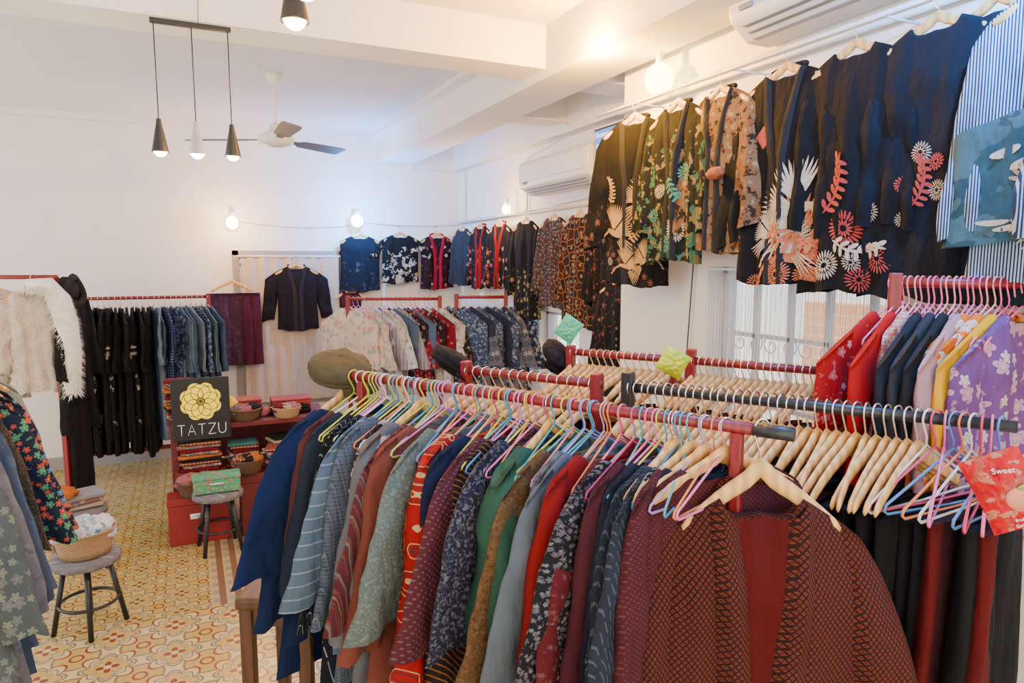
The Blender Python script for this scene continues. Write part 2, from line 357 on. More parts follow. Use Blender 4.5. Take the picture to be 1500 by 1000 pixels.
class Gar:
    def __init__(s,kind,seed):
        k=KINDS[kind]; s.k=k; r=random.Random(seed*31+len(kind))
        s.p=[r.uniform(0,6.28) for _ in range(6)]; s.f1=r.uniform(5,8); s.f2=r.uniform(10,15); s.A=r.uniform(.010,.016)*k.get('fa',1)
        s.L=k['L']*r.uniform(.95,1.05); s.neck=k.get('neck',.08); s.lean=r.uniform(-.02,.02)
    def P(s,xi,sv,side,off=0):
        k=s.k; W=k['W']*(1-.05*math.sin(pi*sv)+k.get('flare',0)*sv)
        x=W*xi; top=zt(k['W']*xi)
        if abs(x)<s.neck and sv<.5: top-=k.get('dip',.055)*math.sqrt(max(0,1-(x/s.neck)**2))*(1-2*sv)
        hem=-s.L-.012*math.sin(3*xi+s.p[2])-.005*math.sin(9*xi+s.p[5])
        z=top+(hem-top)*sv
        Th=k['T']*(.32+.68*min(1,sv*5))
        am=s.A*min(1,sv*2.2)
        y=side*(Th*math.sqrt(max(0,1-xi**4))+off)+am*(.6*math.sin(s.f1*xi+s.p[0]+1.5*sv)+.4*math.sin(s.f2*xi+s.p[1]-2*sv))
        y+=wrk(x,z,s.p[0])*k.get('wr',.8)*min(1,sv*4)
        return (x+s.lean*sv*sv,y,z)
    def at(s,x,z,off):
        W=s.k['W']; sv=.5
        for _ in range(4):
            xi=max(-.97,min(.97,x/(W*(1-.05*math.sin(pi*sv)+s.k.get('flare',0)*sv)))); top=zt(W*xi); sv=max(0,min(1,(z-top)/(-s.L-top)))
        return s.P(xi,sv,-1,off)
    def body(s):
        nx,ns=24,26; m=MB(); vs=[];f=[]; n=2*nx
        for i in range(ns+1):
            sv=(i/ns)**1.2
            for q in range(n):
                if q<nx: xi,side=-1+2*q/nx,-1
                else: xi,side=1-2*(q-nx)/nx,1
                vs.append(s.P(xi,sv,side))
        for i in range(ns):
            for q in range(n): f.append((i*n+q,(i+1)*n+q,(i+1)*n+(q+1)%n,i*n+(q+1)%n))
        f.append((0,1,n-1))
        for q in range(2,nx): f.append((q-1,q,n-q,n-q+1))
        f.append((nx-1,nx,nx+1))
        m.add(vs,f)
        if s.k['sl']:
            typ,sl=s.k['sl']; W=s.k['W']
            a0,a1,b0,b1,ty,slp=SL[typ]; a0+=W;a1+=W;b0+=W;b1+=W
            for sg in(-1,1):
                vs=[];f=[];nn=16;ms=20; ph=s.p[3] if sg>0 else s.p[4]
                for i in range(ms+1):
                    v=i/ms
                    x0=a0+(b0-a0)*v; x1=a1+(b1-a1)*(min(1,v*1.3) if 'swing' not in typ else v**.8)
                    for q in range(nn):
                        an=2*pi*q/nn; xi=math.cos(an); x=(x0+x1)/2+(x1-x0)/2*xi*(1 if typ in('wide','swingw','drape','kimono') else 1-.15*v)
                        top=zt(a0+(a1-a0)*(xi*.5+.5),slp)
                        bot=-.14-sl-.015*math.sin(2*xi+ph)
                        z=top+(bot-top)*v
                        fo=.018 if typ in('drape','swingf') else .012
                        y=ty*(.35+.65*min(1,v*4))*math.sin(an)+fo*v*math.sin(5*xi+ph+2*v)-.02*v*(0 if typ in('wide','kimono') else 1)+ .006*math.sin(14*v+ph)*v
                        wk=wrk(x*1.2,z*1.6,ph)*s.k.get('wr',.8)*min(1,v*3)
                        vs.append((sg*(x+.006*math.sin(9*v+ph)*v+wk*.6),y+wk,z))
                for i in range(ms):
                    for q in range(nn): f.append((i*nn+q,i*nn+(q+1)%nn,(i+1)*nn+(q+1)%nn,(i+1)*nn+q))
                f.append(tuple(range(nn)))
                m.add(vs,f)
        return m
    def panel(s,s0,s1,off):
        nx,ns=22,12; m=MB(); vs=[];f=[]; n=2*nx
        for i in range(ns+1):
            sv=s0+(s1-s0)*i/ns
            for q in range(n):
                if q<nx: xi,side=-1+2*q/nx,-1
                else: xi,side=1-2*(q-nx)/nx,1
                p=s.P(xi,sv,side,off); vs.append((p[0]*1.05,p[1],p[2]))
        for i in range(ns):
            for q in range(n): f.append((i*n+q,(i+1)*n+q,(i+1)*n+(q+1)%n,i*n+(q+1)%n))
        return m.add(vs,f)
    def collar(s,bw=.02,xb=.012,upto=1.,x0=None,tv=.4,lift=.009):
        m=MB(); n=20; x0=s.neck if x0 is None else x0
        for sg in(-1,1):
            vs=[];f=[]
            for i in range(n+1):
                sv=.001+upto*i/n; t=min(1,sv/tv); W=s.k['W']
                xc=sg*(x0*(1-t)+(xb+bw)*t)
                for j in range(4):
                    xx=xc+(j/3-.5)*2*bw
                    p=s.P(xx/W,sv,-1,lift if j in(1,2) else .002); vs.append(p)
            for i in range(n):
                for j in range(3): a=i*4+j; f.append((a,a+1,a+5,a+4))
            m.add(vs,f)
        m.tube([(x0*math.cos(a),.012+.02*math.sin(a),zt(x0)+.004+.018*math.sin(a)) for a in [pi*i/10 for i in range(11)]],.011,6)
        return m
    def lapel(s): return s.collar(.030,-.006,1.,.082,.66,.024)
    def lining(s,top=.066,bot=.012,upto=.7):
        m=MB(); vs=[];f=[];n=20
        for i in range(n+1):
            sv=.001+upto*i/n; t=min(1,sv/.62); w=top*(1-t)+bot*t
            for j in range(9):
                p=s.P((j/8-.5)*2*w/s.k['W'],sv,-1,.001); fold=.004*math.sin(j*1.6+4*sv); vs.append((p[0],p[1]+fold-.003,p[2]))
        for i in range(n):
            for j in range(8): a=i*9+j; f.append((a,a+1,a+10,a+9))
        return m.add(vs,f)
_cache={}
def gm(kind,seed,what):
    k=(kind,seed,what)
    if k not in _cache:
        g=Gar(kind,seed); _cache[k]=getattr(g,what)().mesh(kind+'_'+what,None)
    return _cache[k]
def gobj(name,me,mat,parent=None):
    me=me.copy(); me.materials.append(mat); o=bpy.data.objects.new(name,me); C.objects.link(o)
    if parent: o.parent=parent
    return o
def hookpts():
    p=[(.021*math.cos(a),0,.021*math.sin(a)) for a in [math.radians(q) for q in range(-20,201,20)]]
    return [(p_[0],0,p_[2]-.001) for p_ in p]+[(-.008,0,-.03),(0,0,-.045),(0,0,-.066)]
def wood_hanger_meshes():
    m=MB(); n=24; pts=[];rr=[]
    for i in range(n+1):
        x=-.205+.41*i/n; a=abs(x)/.205
        pts.append((x,-.014*a*a,-.078-.092*a**1.3+.014*math.exp(-(x/.025)**2))); rr.append(.0180*(1-.3*a)*(1 if 0<i<n else .6))
    m.tube(pts,rr,10,sy=.42,up=(0,0,1))
    return m.mesh('wood_hanger',HW), MB().tube(hookpts(),.0022,6).mesh('hook',CHROME)
WHM,HKM=wood_hanger_meshes()
def wire_mesh(mat):
    m=MB(); m.tube(hookpts(),.0026,6)
    m.tube([(0,0,-.062),(.02,0,-.075),(.205,0,-.168),(.21,0,-.18),(.2,0,-.188),(0,0,-.192),(-.2,0,-.188),(-.21,0,-.18),(-.205,0,-.168),(-.02,0,-.075)],.0033,6,closed=True)
    return m.mesh('wire_hanger',mat)
WM={m.name:wire_mesh(m) for m in WIRE+WPINK}
def hanger(kind,loc,rz,group,mat=None,lab=None):
    if kind=='wood':
        o=bpy.data.objects.new('wooden_hanger',WHM); C.objects.link(o)
        h=bpy.data.objects.new('hook',HKM); C.objects.link(h); h.parent=o
        T(o,lab or 'varnished pale wooden clothes hanger with chrome hook','hanger',group,loc,rz)
    else:
        o=bpy.data.objects.new('wire_hanger',WM[mat.name]); C.objects.link(o)
        T(o,lab or (mat.name.split('_')[-1].split('.')[0]+' plastic-coated wire hanger on a rack rail'),'hanger',group,loc,rz)
    return o
def hang(kind,mat,loc,face,label,name='jacket',cat='jacket',group=None,hk='wire',hmat=None,hgroup=None,collar=None,seed=None,lining=None,scale=1,lapel=None):
    seed=seed if seed is not None else random.randint(0,5)
    rz=face_rz(face)
    o=gobj(name,gm(kind,seed,'body'),mat); T(o,label,cat,group,loc,rz)
    if collar: gobj('collar',gm(kind,seed,'collar'),collar,o)
    if lapel: gobj('lapel',gm(kind,seed,'lapel'),lapel,o)
    if lining: gobj('lining',gm(kind,seed,'lining'),lining,o)
    if hk:
        h=hanger(hk,loc,rz,hgroup,hmat)
        if scale!=1: h.scale=(scale,1,1)
    if scale!=1: o.scale=(scale,1,1)
    return o,Gar(kind,seed)
def ellp(cx,cz,a,b,rot,n=12):
    c,s_=math.cos(rot),math.sin(rot)
    return [(cx+a*math.cos(t)*c-b*math.sin(t)*s_,cz+a*math.cos(t)*s_+b*math.sin(t)*c) for t in [2*pi*i/n for i in range(n)]],(cx,cz)
def motif(og,mat,shapes,lab,off=.004):
    o,g=og; m=MB()
    for k,(pts,c) in enumerate(shapes):
        vs=[g.at(c[0],c[1],off+.00006*k)]; n=len(pts)
        mid=[((p[0]+c[0])/2,(p[1]+c[1])/2) for p in pts]
        vs+=[g.at(p[0],p[1],off+.00006*k) for p in mid]+[g.at(p[0],p[1],off+.00006*k) for p in pts]
        f=[(0,i+1,(i+1)%n+1) for i in range(n)]+[(i+1,n+i+1,n+(i+1)%n+1,(i+1)%n+1) for i in range(n)]
        m.add(vs,f)
    q=m.obj('printed_motif',mat,parent=o); q['label']=lab; return q
def mum(cx,cz,r,n=15,w=.16):
    q=[ellp(cx+r*.72*math.cos(2*pi*i/n),cz+r*.72*math.sin(2*pi*i/n),r*.26,r*w*.7,2*pi*i/n,8) for i in range(n)]
    n2=max(8,n//2)
    return q+[ellp(cx+r*.32*math.cos(2*pi*(i+.5)/n2),cz+r*.32*math.sin(2*pi*(i+.5)/n2),r*.16,r*w*.7,2*pi*(i+.5)/n2,8) for i in range(n2)]
def sprig(cx,cz,s,rot=0):
    q=[]
    for i in range(7):
        t=i/6; px=cx+s*.10*t*math.cos(rot+.5*t); pz=cz+s*.10*t*math.sin(rot+.5*t)
        q.append(ellp(px,pz,.016*s,.003*s,rot+.5*t,8)); q.append(ellp(px-.012*s*math.sin(rot),pz+.012*s*math.cos(rot),.012*s,.005*s,rot+1.1,8)); q.append(ellp(px+.012*s*math.sin(rot),pz-.012*s*math.cos(rot),.012*s,.005*s,rot-1.1,8))
    return q
def crane(cx,cz,s,fl=1):
    S=[ellp(cx,cz,.05*s,.014*s,.3*fl)]
    for i in range(12): a=1.0+i*.11; S.append(ellp(cx+fl*.055*s*math.cos(a),cz+.075*s*math.sin(a),.062*s,.0042*s,a if fl>0 else pi-a,8))
    for i in range(9): a=2.3+i*.12; S.append(ellp(cx+fl*.06*s*math.cos(a),cz+.06*s*math.sin(a),.05*s,.004*s,a if fl>0 else pi-a,8))
    for i in range(6): t=i/5; S.append(ellp(cx+fl*(.045+.05*t)*s,cz-(.0+.05*t*t)*s,.012*s,.005*s,-.8*fl,8))
    for i in range(5): a=3.6+i*.13; S.append(ellp(cx+fl*.09*s*math.cos(a),cz+.09*s*math.sin(a),.05*s,.004*s,a if fl>0 else pi-a,8))
    return S
def flat(n,c): return plain(n,c,.85,var=.5,scale=90)
GOLD=flat('gold_print',(.34,.21,.075)); IVORY=flat('ivory_print',(.46,.37,.27)); REDP=flat('red_print',(.32,.03,.022)); ORP=flat('orange_print',(.42,.12,.05)); GRP=flat('green_print',(.05,.20,.14))

# ---------------------------------------------------------------- racks
def rack(label,p0,p1,z,mat,up=.05,inset=.05,endmat=None,feet=.5,post_r=.02,posts=(1,1),group=None):
    a=Vector((p0[0],p0[1],0)); b=Vector((p1[0],p1[1],0)); c=(a+b)/2; d=(b-a); L=d.length; an=math.atan2(d.y,d.x)
    e=E('clothes_rack',label,'clothes rack',c,an,group)
    MB().tube([(-L/2,0,z),(L/2,0,z)],.0155,12).obj('rail',mat,parent=e)
    for sg,on in zip((-1,1),posts):
        if not on: continue
        x=sg*(L/2-inset)
        MB().box((x,0,(z+up)/2),(post_r*1.9,post_r*1.9,z+up)).obj('post',mat,False,.006,e)
        MB().box((x,0,.03),(.05,feet,.04)).obj('foot',mat,False,.008,e)
    MB().box((0,0,.25),(L-2*inset,.03,.04)).obj('lower_bar',mat,False,.006,e)
    if endmat: MB().tube([(-L/2-.002,0,z),(-L/2+.09,0,z)],.0172,12).obj('rail_end',endmat,parent=e,label='dark taped rail end')
    return e
def along(p0,p1,t): return (p0[0]+(p1[0]-p0[0])*t,p0[1]+(p1[1]-p0[1])*t)
A0,A1=g2(.66,1.565)[:2],g2(-.64,2.46)[:2]
rack('red wooden clothes rack crowded with colourful jackets',A0,A1,1.6,RED,up=-.012,inset=.13,endmat=BLACKW,post_r=.016)
B0,B1=g2(1.24,1.64)[:2],g2(.36,2.195)[:2]
rack('black wooden clothes rack full of wooden hangers',B0,B1,1.6,BLACKW,up=.05,inset=.02,posts=(0,1))
C0,C1=g2(.30,2.235)[:2],g2(-.19,2.55)[:2]
rack('short red wooden clothes rack behind the jackets',C0,C1,1.6,RED,up=.035,inset=.02)
D0,D1=g2(1.14,2.52)[:2],g2(.72,2.79)[:2]
rack('red wooden clothes rack with wooden hangers by the barred window',D0,D1,1.6,RED,up=.05,inset=.02,posts=(0,1))
D2,D3=g2(.69,2.81)[:2],g2(.25,3.08)[:2]
rack('red wooden clothes rack with wooden hangers',D2,D3,1.6,RED,up=.03,inset=.02)
E0,E1=g2(1.50,1.98)[:2],g2(1.17,2.13)[:2]
rack('tall red clothes rack with short kimono jackets',E0,E1,1.94,RED,up=.03,inset=.02,posts=(0,1))
L0,L1=(-1.0,7.2),(.2,7.2)
rack('red clothes rack with long dark garments against the wall',L0,L1,1.68,RED,up=.03,inset=.02)
M0,M1=(1.36,6.56),(2.2,6.2)
rack('red clothes rack with pale kimonos',M0,M1,1.66,RED,up=.03,inset=.02)
N0,N1=(2.28,6.08),(2.74,5.86)
rack('red clothes rack with blue kimonos',N0,N1,1.68,RED,up=.03,inset=.02)
F0,F1=(-1.5,6.12),(-.83,5.80)
rack('tall red clothes rack with winter coats',F0,F1,1.9,RED,up=.0,inset=.03)

# ---- garments for rack A (far -> near); last number = thickness of the garment on the rail
NAVY=fab('navy_cotton',(.011,.024,.085)); MED=fab('red_gold_medallion',(.50,.022,.018),'ring',[(.62,.42,.2),(.1,.03,.03)],15)
BG=fab('bottle_green',(.045,.125,.08))
GA=[
('rl',NAVY,'plain navy blue cotton jacket',1.5),
('rh',NAVY,'second plain navy blue jacket',1),
('rj',fab('maroon_brown',(.15,.05,.045)),'maroon brown kimono jacket',1),
('rj',fab('slate_navy',(.03,.04,.065)),'slate navy jacket with soft folds',1),
('rl',fab('black_white_dash',(.012,.014,.02),'dash',[(.34,.36,.38)],60,.10),'black kimono jacket with white dashed stripes',1.3),
('rl',fab('black_fine_stripe',(.012,.014,.022),'stripev',[(.25,.27,.3)],50,.08),'black kimono jacket with fine white stripes',1),
('rh',fab('denim_kasuri',(.15,.21,.28),'stripeh',[(.28,.33,.38)],26,.12),'light denim-blue jacket with pale stripes',1.1),
('rl',fab('grey_blue_check',(.09,.11,.15),'plaid',[(.13,.16,.2),(.2,.22,.25)],40,.4),'grey blue checked haori',.8),
('rj',fab('pink_black_floral',(.03,.025,.03),'flower',[(.65,.3,.36),(.6,.45,.45),(.8,.7,.3)],30,.8),'black jacket with pink flowers',.8),
('rl',fab('grey_tweed',(.20,.19,.20)),'grey tweed haori with wide sleeves',2.1),
('rh',fab('red_multi_stripe',(.18,.035,.035),'multi',[(.2,.06,.05),(.05,.04,.08),(.2,.16,.13)],60),'red and maroon striped kimono jacket',.8),
('rl',fab('terracotta',(.29,.085,.06)),'terracotta rust coat with long sleeves',1.7),
('rh',fab('grey_green_floral',(.18,.22,.185),'brocade',[(.22,.24,.21),(.12,.15,.13),(.2,.23,.19)],95),'grey green mottled haori',1.5),
('rl',MED,'bright red haori with gold medallions',2.6),
('rl',fab('ink_blue_plain',(.014,.02,.06)),'ink blue jacket with plain weave',1.6),
('rh',fab('maroon_cream_geo',(.14,.03,.045),'lattice',[(.2,.14,.12),(.08,.02,.03)],54,.36),'maroon haori with cream lattice',.9),
('rl',fab('orange_black_wave',(.03,.018,.02),'diag',[(.28,.11,.03)],48,.25),'black haori with orange diagonal bands',1),
('rh',fab('dark_white_scroll',(.025,.025,.045),'brocade',[(.14,.135,.15),(.08,.07,.1),(.02,.02,.03)],95),'dark haori with white scrollwork',.9),
('rl',BG,'bottle green haori with wide sleeves',3.0),
('rh',fab('gold_brown_brocade',(.19,.10,.04),'brocade',[(.18,.11,.05),(.12,.06,.03),(.08,.03,.02)],110),'golden brown brocade haori',1.1),
('rl',fab('grey_plaid',(.14,.15,.165),'plaid',[(.19,.2,.21),(.12,.06,.06)],26,.4),'grey plaid jacket with soft collar',1),
('rh',fab('pale_blue_plain',(.17,.195,.22)),'pale grey blue haori',.6),
('rl',fab('crimson_wool',(.33,.016,.018)),'crimson coat with full sleeves',1.6),
('rh',fab('maroon_flower',(.16,.02,.026),'flower',[(.2,.08,.08),(.18,.06,.06),(.26,.18,.14)],54,.4),'maroon haori with tiny flowers',.8),
('rh',fab('black_white_paisley',(.018,.016,.02),'flower',[(.24,.22,.21),(.15,.13,.15),(.3,.26,.24)],66,.95),'black haori with small white paisley print',1.3),
('rl',fab('plum_maroon',(.10,.02,.028)),'plum maroon haori with wide sleeves',.8),
('rl',fab('midnight_plain',(.018,.02,.035)),'midnight blue haori on the rail',.9),
('rh',fab('slate_print',(.03,.036,.05),'dash',[(.08,.09,.12)],80,.2),'slate blue haori with broken stripes',.8),
('rl',fab('burgundy_kasuri',(.10,.02,.028),'lattice',[(.14,.03,.028),(.16,.06,.045)],74,.5),'burgundy patterned haori with small lattice',.8),
]
def rot(f0,deg): a=math.radians(deg); return (f0[0]*math.cos(a)-f0[1]*math.sin(a),f0[0]*math.sin(a)+f0[1]*math.cos(a))
fA=gdir(.78,-.62); tot=sum(q[3] for q in GA); acc=0
for i,(k,mt,lb,wt) in enumerate(GA):
    t=.99-((acc+wt/2)/tot)*.83; acc+=wt
    x,y=along(A0,A1,t)
    o,_g=hang(k,mt,(x,y,1.6),rot(fA,random.uniform(-8,8)-4),lb,'jacket' if 'haori' not in lb else 'haori_jacket','jacket','jackets on the front rack',
         'wood' if i%9==0 else 'wire',[WIRE[2],WIRE[2],WIRE[6]][i%3] if i<10 else WIRE[[0,1,5,3,4,7,1,0,2][i%9]],'hangers on the front rack')
    o.scale=(1.10 if i<2 else (1.08 if wt>1.45 else random.uniform(.93,1.04)),max(1,wt*.75),random.uniform(.97,1.06))
for i in range(42):
    t=.90-.80*i/41+random.uniform(-.005,.005); x,y=along(A0,A1,t)
    hanger('wire',(x,y,1.6),face_rz(rot(fA,random.uniform(-12,12))),'hangers on the front rack',WIRE[[2,2,5,0,1,3,4,0,1,5][(i+i//7)%10]] if i<20 else WIRE[[0,1,3,1,5,4,0,7,1,2][(i+i//7)%10]])
shib=fab('shibori_rust',(.045,.013,.012),'lattice',[(.20,.045,.026),(.06,.013,.01)],78,.62)
rust=fab('rust_lining',(.14,.012,.007))
FP=(*along(A0,A1,.045),1.6); FF=gdir(-.02,-1)
o,_g=hang('front',shib,(FP[0],FP[1],1.56),FF,'rusty maroon shibori haori with deep red lining, worn open','haori_jacket','jacket','jackets on the front rack',None,lining=rust,seed=1,lapel=shib)
o.scale=(1.12,1.1,1.42)
h=hanger('wood',FP,face_rz(FF),'hangers on the front rack'); h.scale=(.92,1.3,1.42)
for t,dr,mi in ((.10,(.30,-.95),28),(.13,(.42,-.91),26),(.155,(.52,-.85),24),(.18,(.60,-.80),27)):
    hang('rl',GA[mi][1],(*along(A0,A1,t),1.6),gdir(*dr),GA[mi][2]+' near the rail end','haori_jacket','jacket','jackets on the front rack','wood',None,'hangers on the front rack')

# ---- rack B, C, D : wooden hangers with dark garments
dark=[fab('black_velvet',(.010,.009,.011)),fab('charcoal_crepe',(.014,.012,.014)),fab('wine_velvet',(.14,.006,.010)),fab('deep_navy',(.010,.011,.02)),
      fab('dark_maroon_crepe',(.05,.010,.014))]
def lowmesh():
    m=MB()
    for sg in(-1,1):
        vs=[];f=[];n=14
        for i in range(16):
            v=i/15
            for q in range(n):
                a=2*pi*q/n; x=sg*(.085+.01*v)+ (.09+.02*v)*math.cos(a); z=-.19-.75*v
                vs.append((x,(.018+.012*v)*math.sin(a)+.006*math.sin(3*math.cos(a)+5*v)+wrk(x,z,1.)*v,z))
        for i in range(15):
            for q in range(n): f.append((i*n+q,i*n+(q+1)%n,(i+1)*n+(q+1)%n,(i+1)*n+q))
        f.append(tuple(range(n))); m.add(vs,f)
    return m.mesh('trousers',None)
LOW=lowmesh()
def fill(P0,P1,n,z,group,mats,t0=0,t1=1,hk='wood',jit=7,hm=None,every=1,face=None,hs=1.):
    for i in range(n):
        t=t0+(t1-t0)*i/max(1,n-1); x,y=along(P0,P1,t)
        ff=rot(face,random.uniform(-jit,jit)); rz=face_rz(ff)
        h=hanger(hk,(x,y,z),rz,'hangers on '+group,hm[i%len(hm)] if hm else None); h.scale=(1.1,1.15,hs)
        if i%every==0:
            mt=mats[(i//every)%len(mats)]
            o=gobj('trousers',LOW,mt); T(o,mt.name.split('.')[0].replace('_',' ')+' trousers folded on a hanger','trousers','trousers on '+group,(x,y,z-.04),rz); o.scale=(random.uniform(.9,1.08),random.uniform(1,1.6),random.uniform(.95,1.05))
FBd=gdir(.62,-.78)
fill(B0,B1,34,1.6,'the black rack',[dark[0],dark[1],dark[0],dark[3],dark[4]],.20,.97,every=2,face=FBd,hs=1.25)
fill(B0,B1,9,1.6,'the black rack',[dark[0],dark[2],dark[0],dark[4],dark[0]],.03,.18,hk='wire',hm=[WIRE[3],WIRE[0],WIRE[7],WIRE[6],WIRE[4]],every=1,face=FBd,jit=18,hs=1.15)
fill(C0,C1,14,1.6,'the short red rack',dark,.06,.94,every=2,face=FBd)
fill(D0,D1,17,1.6,'the window rack',dark,.03,.93,every=2,face=FBd)
fill(D2,D3,15,1.6,'the window rack',dark,.05,.94,every=2,face=FBd)

# ---- rack E
OFL=fab('orange_white_floral',(.90,.20,.03),'flower',[(1,.98,.92),(1,.85,.75),(.8,.1,.05)],12,.9,k=.8)
YLW=fab('mustard_yellow',(.90,.44,.03),k=.78)
GE=[('haori',fab('red_kimono_floral',(.60,.015,.03),'flower',[(.80,.5,.5),(.7,.2,.2),(.85,.7,.4)],26,.3),'red kimono jacket with pale flowers'),
('haori',fab('scarlet_plain',(.68,.02,.015)),'scarlet kimono jacket'),
('jacket',fab('white_red_check',(.80,.55,.50),'plaid',[(.7,.12,.1),(.5,.1,.1)],46,.4,k=.75),'white and red checked jacket'),
('haori',fab('charcoal_plain',(.03,.032,.04)),'charcoal kimono jacket'),
('haori',fab('charcoal_plain_two',(.05,.05,.055)),'charcoal grey kimono jacket'),
('haori',fab('charcoal_plain_three',(.025,.025,.03)),'black kimono jacket'),
('haori',fab('dusty_pink',(.62,.36,.36),k=.6),'dusty pink kimono jacket'),
('haori',OFL,'orange kimono jacket with white flowers'),
('haori',OFL,'second orange kimono jacket with white flowers'),
('haori',YLW,'mustard yellow kimono jacket'),
('haori',fab('purple_floral',(.28,.12,.34),'flower',[(.8,.7,.6),(.7,.4,.5),(.8,.7,.2)],18,.7),'purple floral kimono jacket')]
for i,(k,mt,lb) in enumerate(GE):
    x,y=along(E0,E1,.97-i*.093)
    hang(k,mt,(x,y,1.94),gdir(.60,-.80) if i and i<7 else gdir(.42,-.91),lb,'kimono_jacket','jacket','jackets on the tall rack','wire',WPINK[i%3],'hangers on the tall rack',scale=.85)
for i in range(10):
    x,y=along(E0,E1,.93-i*.093); h=hanger('wire',(x,y,1.94),face_rz(gdir(.55,-.83)),'hangers on the tall rack',WPINK[(i+1)%3]); h.scale=(.85,1,1)

# ---- rack L
LM=[fab('black_crepe',(.010,.010,.012)),fab('black_sheer',(.016,.016,.018)),fab('black_cream_motif',(.012,.012,.015),'flower',[(.5,.45,.35),(.4,.36,.3),(.2,.2,.2)],11,.4,z=(-1.2,-.4))]
LB=[fab('steel_blue',(.09,.14,.24)),fab('blue_grey_check',(.12,.17,.25),'plaid',[(.25,.3,.38),(.4,.4,.45)],30,.4),fab('indigo_kasuri',(.03,.06,.15),'dot',[(.3,.35,.45)],40,.5),
    fab('indigo_floral',(.06,.08,.18),'flower',[(.3,.35,.45),(.18,.22,.36),(.4,.4,.4)],26,.9),fab('teal_grey',(.10,.16,.19),'stripev',[(.2,.25,.28)],30,.3)]
for i in range(26):
    t=.03+.94*i/25; x,y=along(L0,L1,t)
    if i<15: k,mt,lb,nm='long' if i%3 else 'gown',LM[2] if i in(4,7,11) else LM[i%2],'long black kimono gown','kimono_gown'
    else: k,mt,lb,nm=('gown' if i<19 else 'haori_long'),LB[i%5],LB[i%5].name.replace('_',' ')+' kimono','kimono'
    a=random.uniform(-.16,.16)+(.45 if i>17 else .1)
    hang(k,mt,(x,y,1.68),(-math.cos(a),-math.sin(a)),lb,nm,'kimono','kimonos on the wall rack','wire',WIRE[6],'hangers on the wall rack')
MM=[fab('cream_pink_kimono',(.72,.60,.52),'flower',[(.75,.32,.28),(.4,.5,.45),(.8,.6,.3)],17,.5,k=.75),fab('white_blue_kimono',(.66,.66,.70),'flower',[(.2,.28,.5),(.5,.55,.7),(.3,.3,.5)],20,.5,k=.7),
    fab('blush_kimono',(.72,.42,.38),k=.7),fab('grey_lilac_kimono',(.42,.40,.46),'stripev',[(.5,.46,.5)],24,.4),fab('pale_kimono',(.70,.64,.56),'brocade',[(.7,.5,.4),(.45,.5,.45),(.5,.4,.4)],22,k=.65),
    fab('dark_red_kimono',(.28,.02,.04),'flower',[(.45,.18,.18),(.35,.1,.1),(.7,.5,.3)],22,.5),fab('black_kimono_print',(.02,.02,.03),'flower',[(.4,.36,.32),(.4,.16,.16),(.6,.5,.3)],20,.6),fab('denim_kimono',(.14,.2,.32))]
for i in range(20):
    t=.03+.94*i/19; x,y=along(M0,M1,t); j=[0,0,2,4,1,3,4,1,7,3,6,5,7,5,6,4,5,1,4,6][i]
    a=random.uniform(-.3,.3)
    hang('rh' if i%2 else 'haori',MM[j],(x,y,1.66),(-.8+a*.5,-.55),MM[j].name.replace('_',' ')+' jacket','kimono_jacket','kimono','kimonos on the pale rack','wire',WIRE[[6,0,5][i%3]],'hangers on the pale rack')
NM=[fab('blue_wave_kimono',(.08,.13,.28),'brocade',[(.26,.32,.42),(.03,.05,.12),(.35,.4,.45)],28),fab('navy_white_floral',(.03,.045,.11),'flower',[(.38,.42,.48),(.25,.3,.42),(.6,.6,.6)],20,.9),
    fab('indigo_plain_kimono',(.04,.055,.12)),fab('slate_flower_kimono',(.20,.22,.30),'flower',[(.38,.4,.46),(.05,.07,.14),(.6,.6,.6)],15,.9)]
for i in range(14):
    t=.03+.94*i/13; x,y=along(N0,N1,t); a=random.uniform(-.25,.25)
    hang('rh' if i%2 else 'haori',NM[i%4],(x,y,1.68),(-.8+a,-.6),NM[i%4].name.replace('_',' ')+' jacket','kimono_jacket','kimono','kimonos on the blue rack','wire',WIRE[6],'hangers on the blue rack')

# ---- rack F: coats
furm=fab('cream_fur',(.78,.68,.54),'brocade',[(.84,.78,.68),(.65,.55,.42),(.7,.62,.5)],90,k=.75)
FCL=(-.98,5.85,1.9)
fc=gobj('fur_coat',gm('fur',2,'body'),furm); T(fc,'cream shearling coat with fluffy fur edge','coat','coats on the tall rack',FCL,face_rz((.35,-.94)))
for v in fc.data.vertices:
    v.co+=Vector((noise.noise(v.co*22),noise.noise(v.co*22+Vector((5,5,5))),0))*.02
def shag(pts,rr,name,mat,par,lab,seed=0,n=2800,ln=.038):
    m=MB().tube(pts,rr,14); P=[Vector(p) for p in pts]; r=random.Random(seed)
    for _ in range(n):
        k=r.random()*(len(P)-1); i=int(k); t=k-i; c=P[i].lerp(P[i+1],t); rad=rr[i]*(1-t)+rr[i+1]*t
        a=r.uniform(0,2*pi); d=Vector((math.cos(a),math.sin(a),r.uniform(-.6,.1))).normalized()
        b=c+d*rad*.9; e=b+d*ln+Vector((0,0,-ln*.6)); s_=Vector((-d.y,d.x,0))*.004
        m.add([b-s_,b+s_,e],[(0,1,2)])
    o=m.obj(name,mat,parent=par); o['label']=lab; return o
shag([(-.06,-.08,-.06),(.06,-.095,-.06),(.12,-.11,-.16),(.15,-.12,-.32),(.165,-.12,-.55),(.16,-.11,-.84)],[.05,.065,.075,.075,.07,.055],'fur_trim',plain('white_fur',(.90,.84,.74),.95,var=.15,scale=60),fc,'fluffy white fur trim')
hanger('wood',FCL,face_rz((.35,-.94)),'hangers on the coat rack')
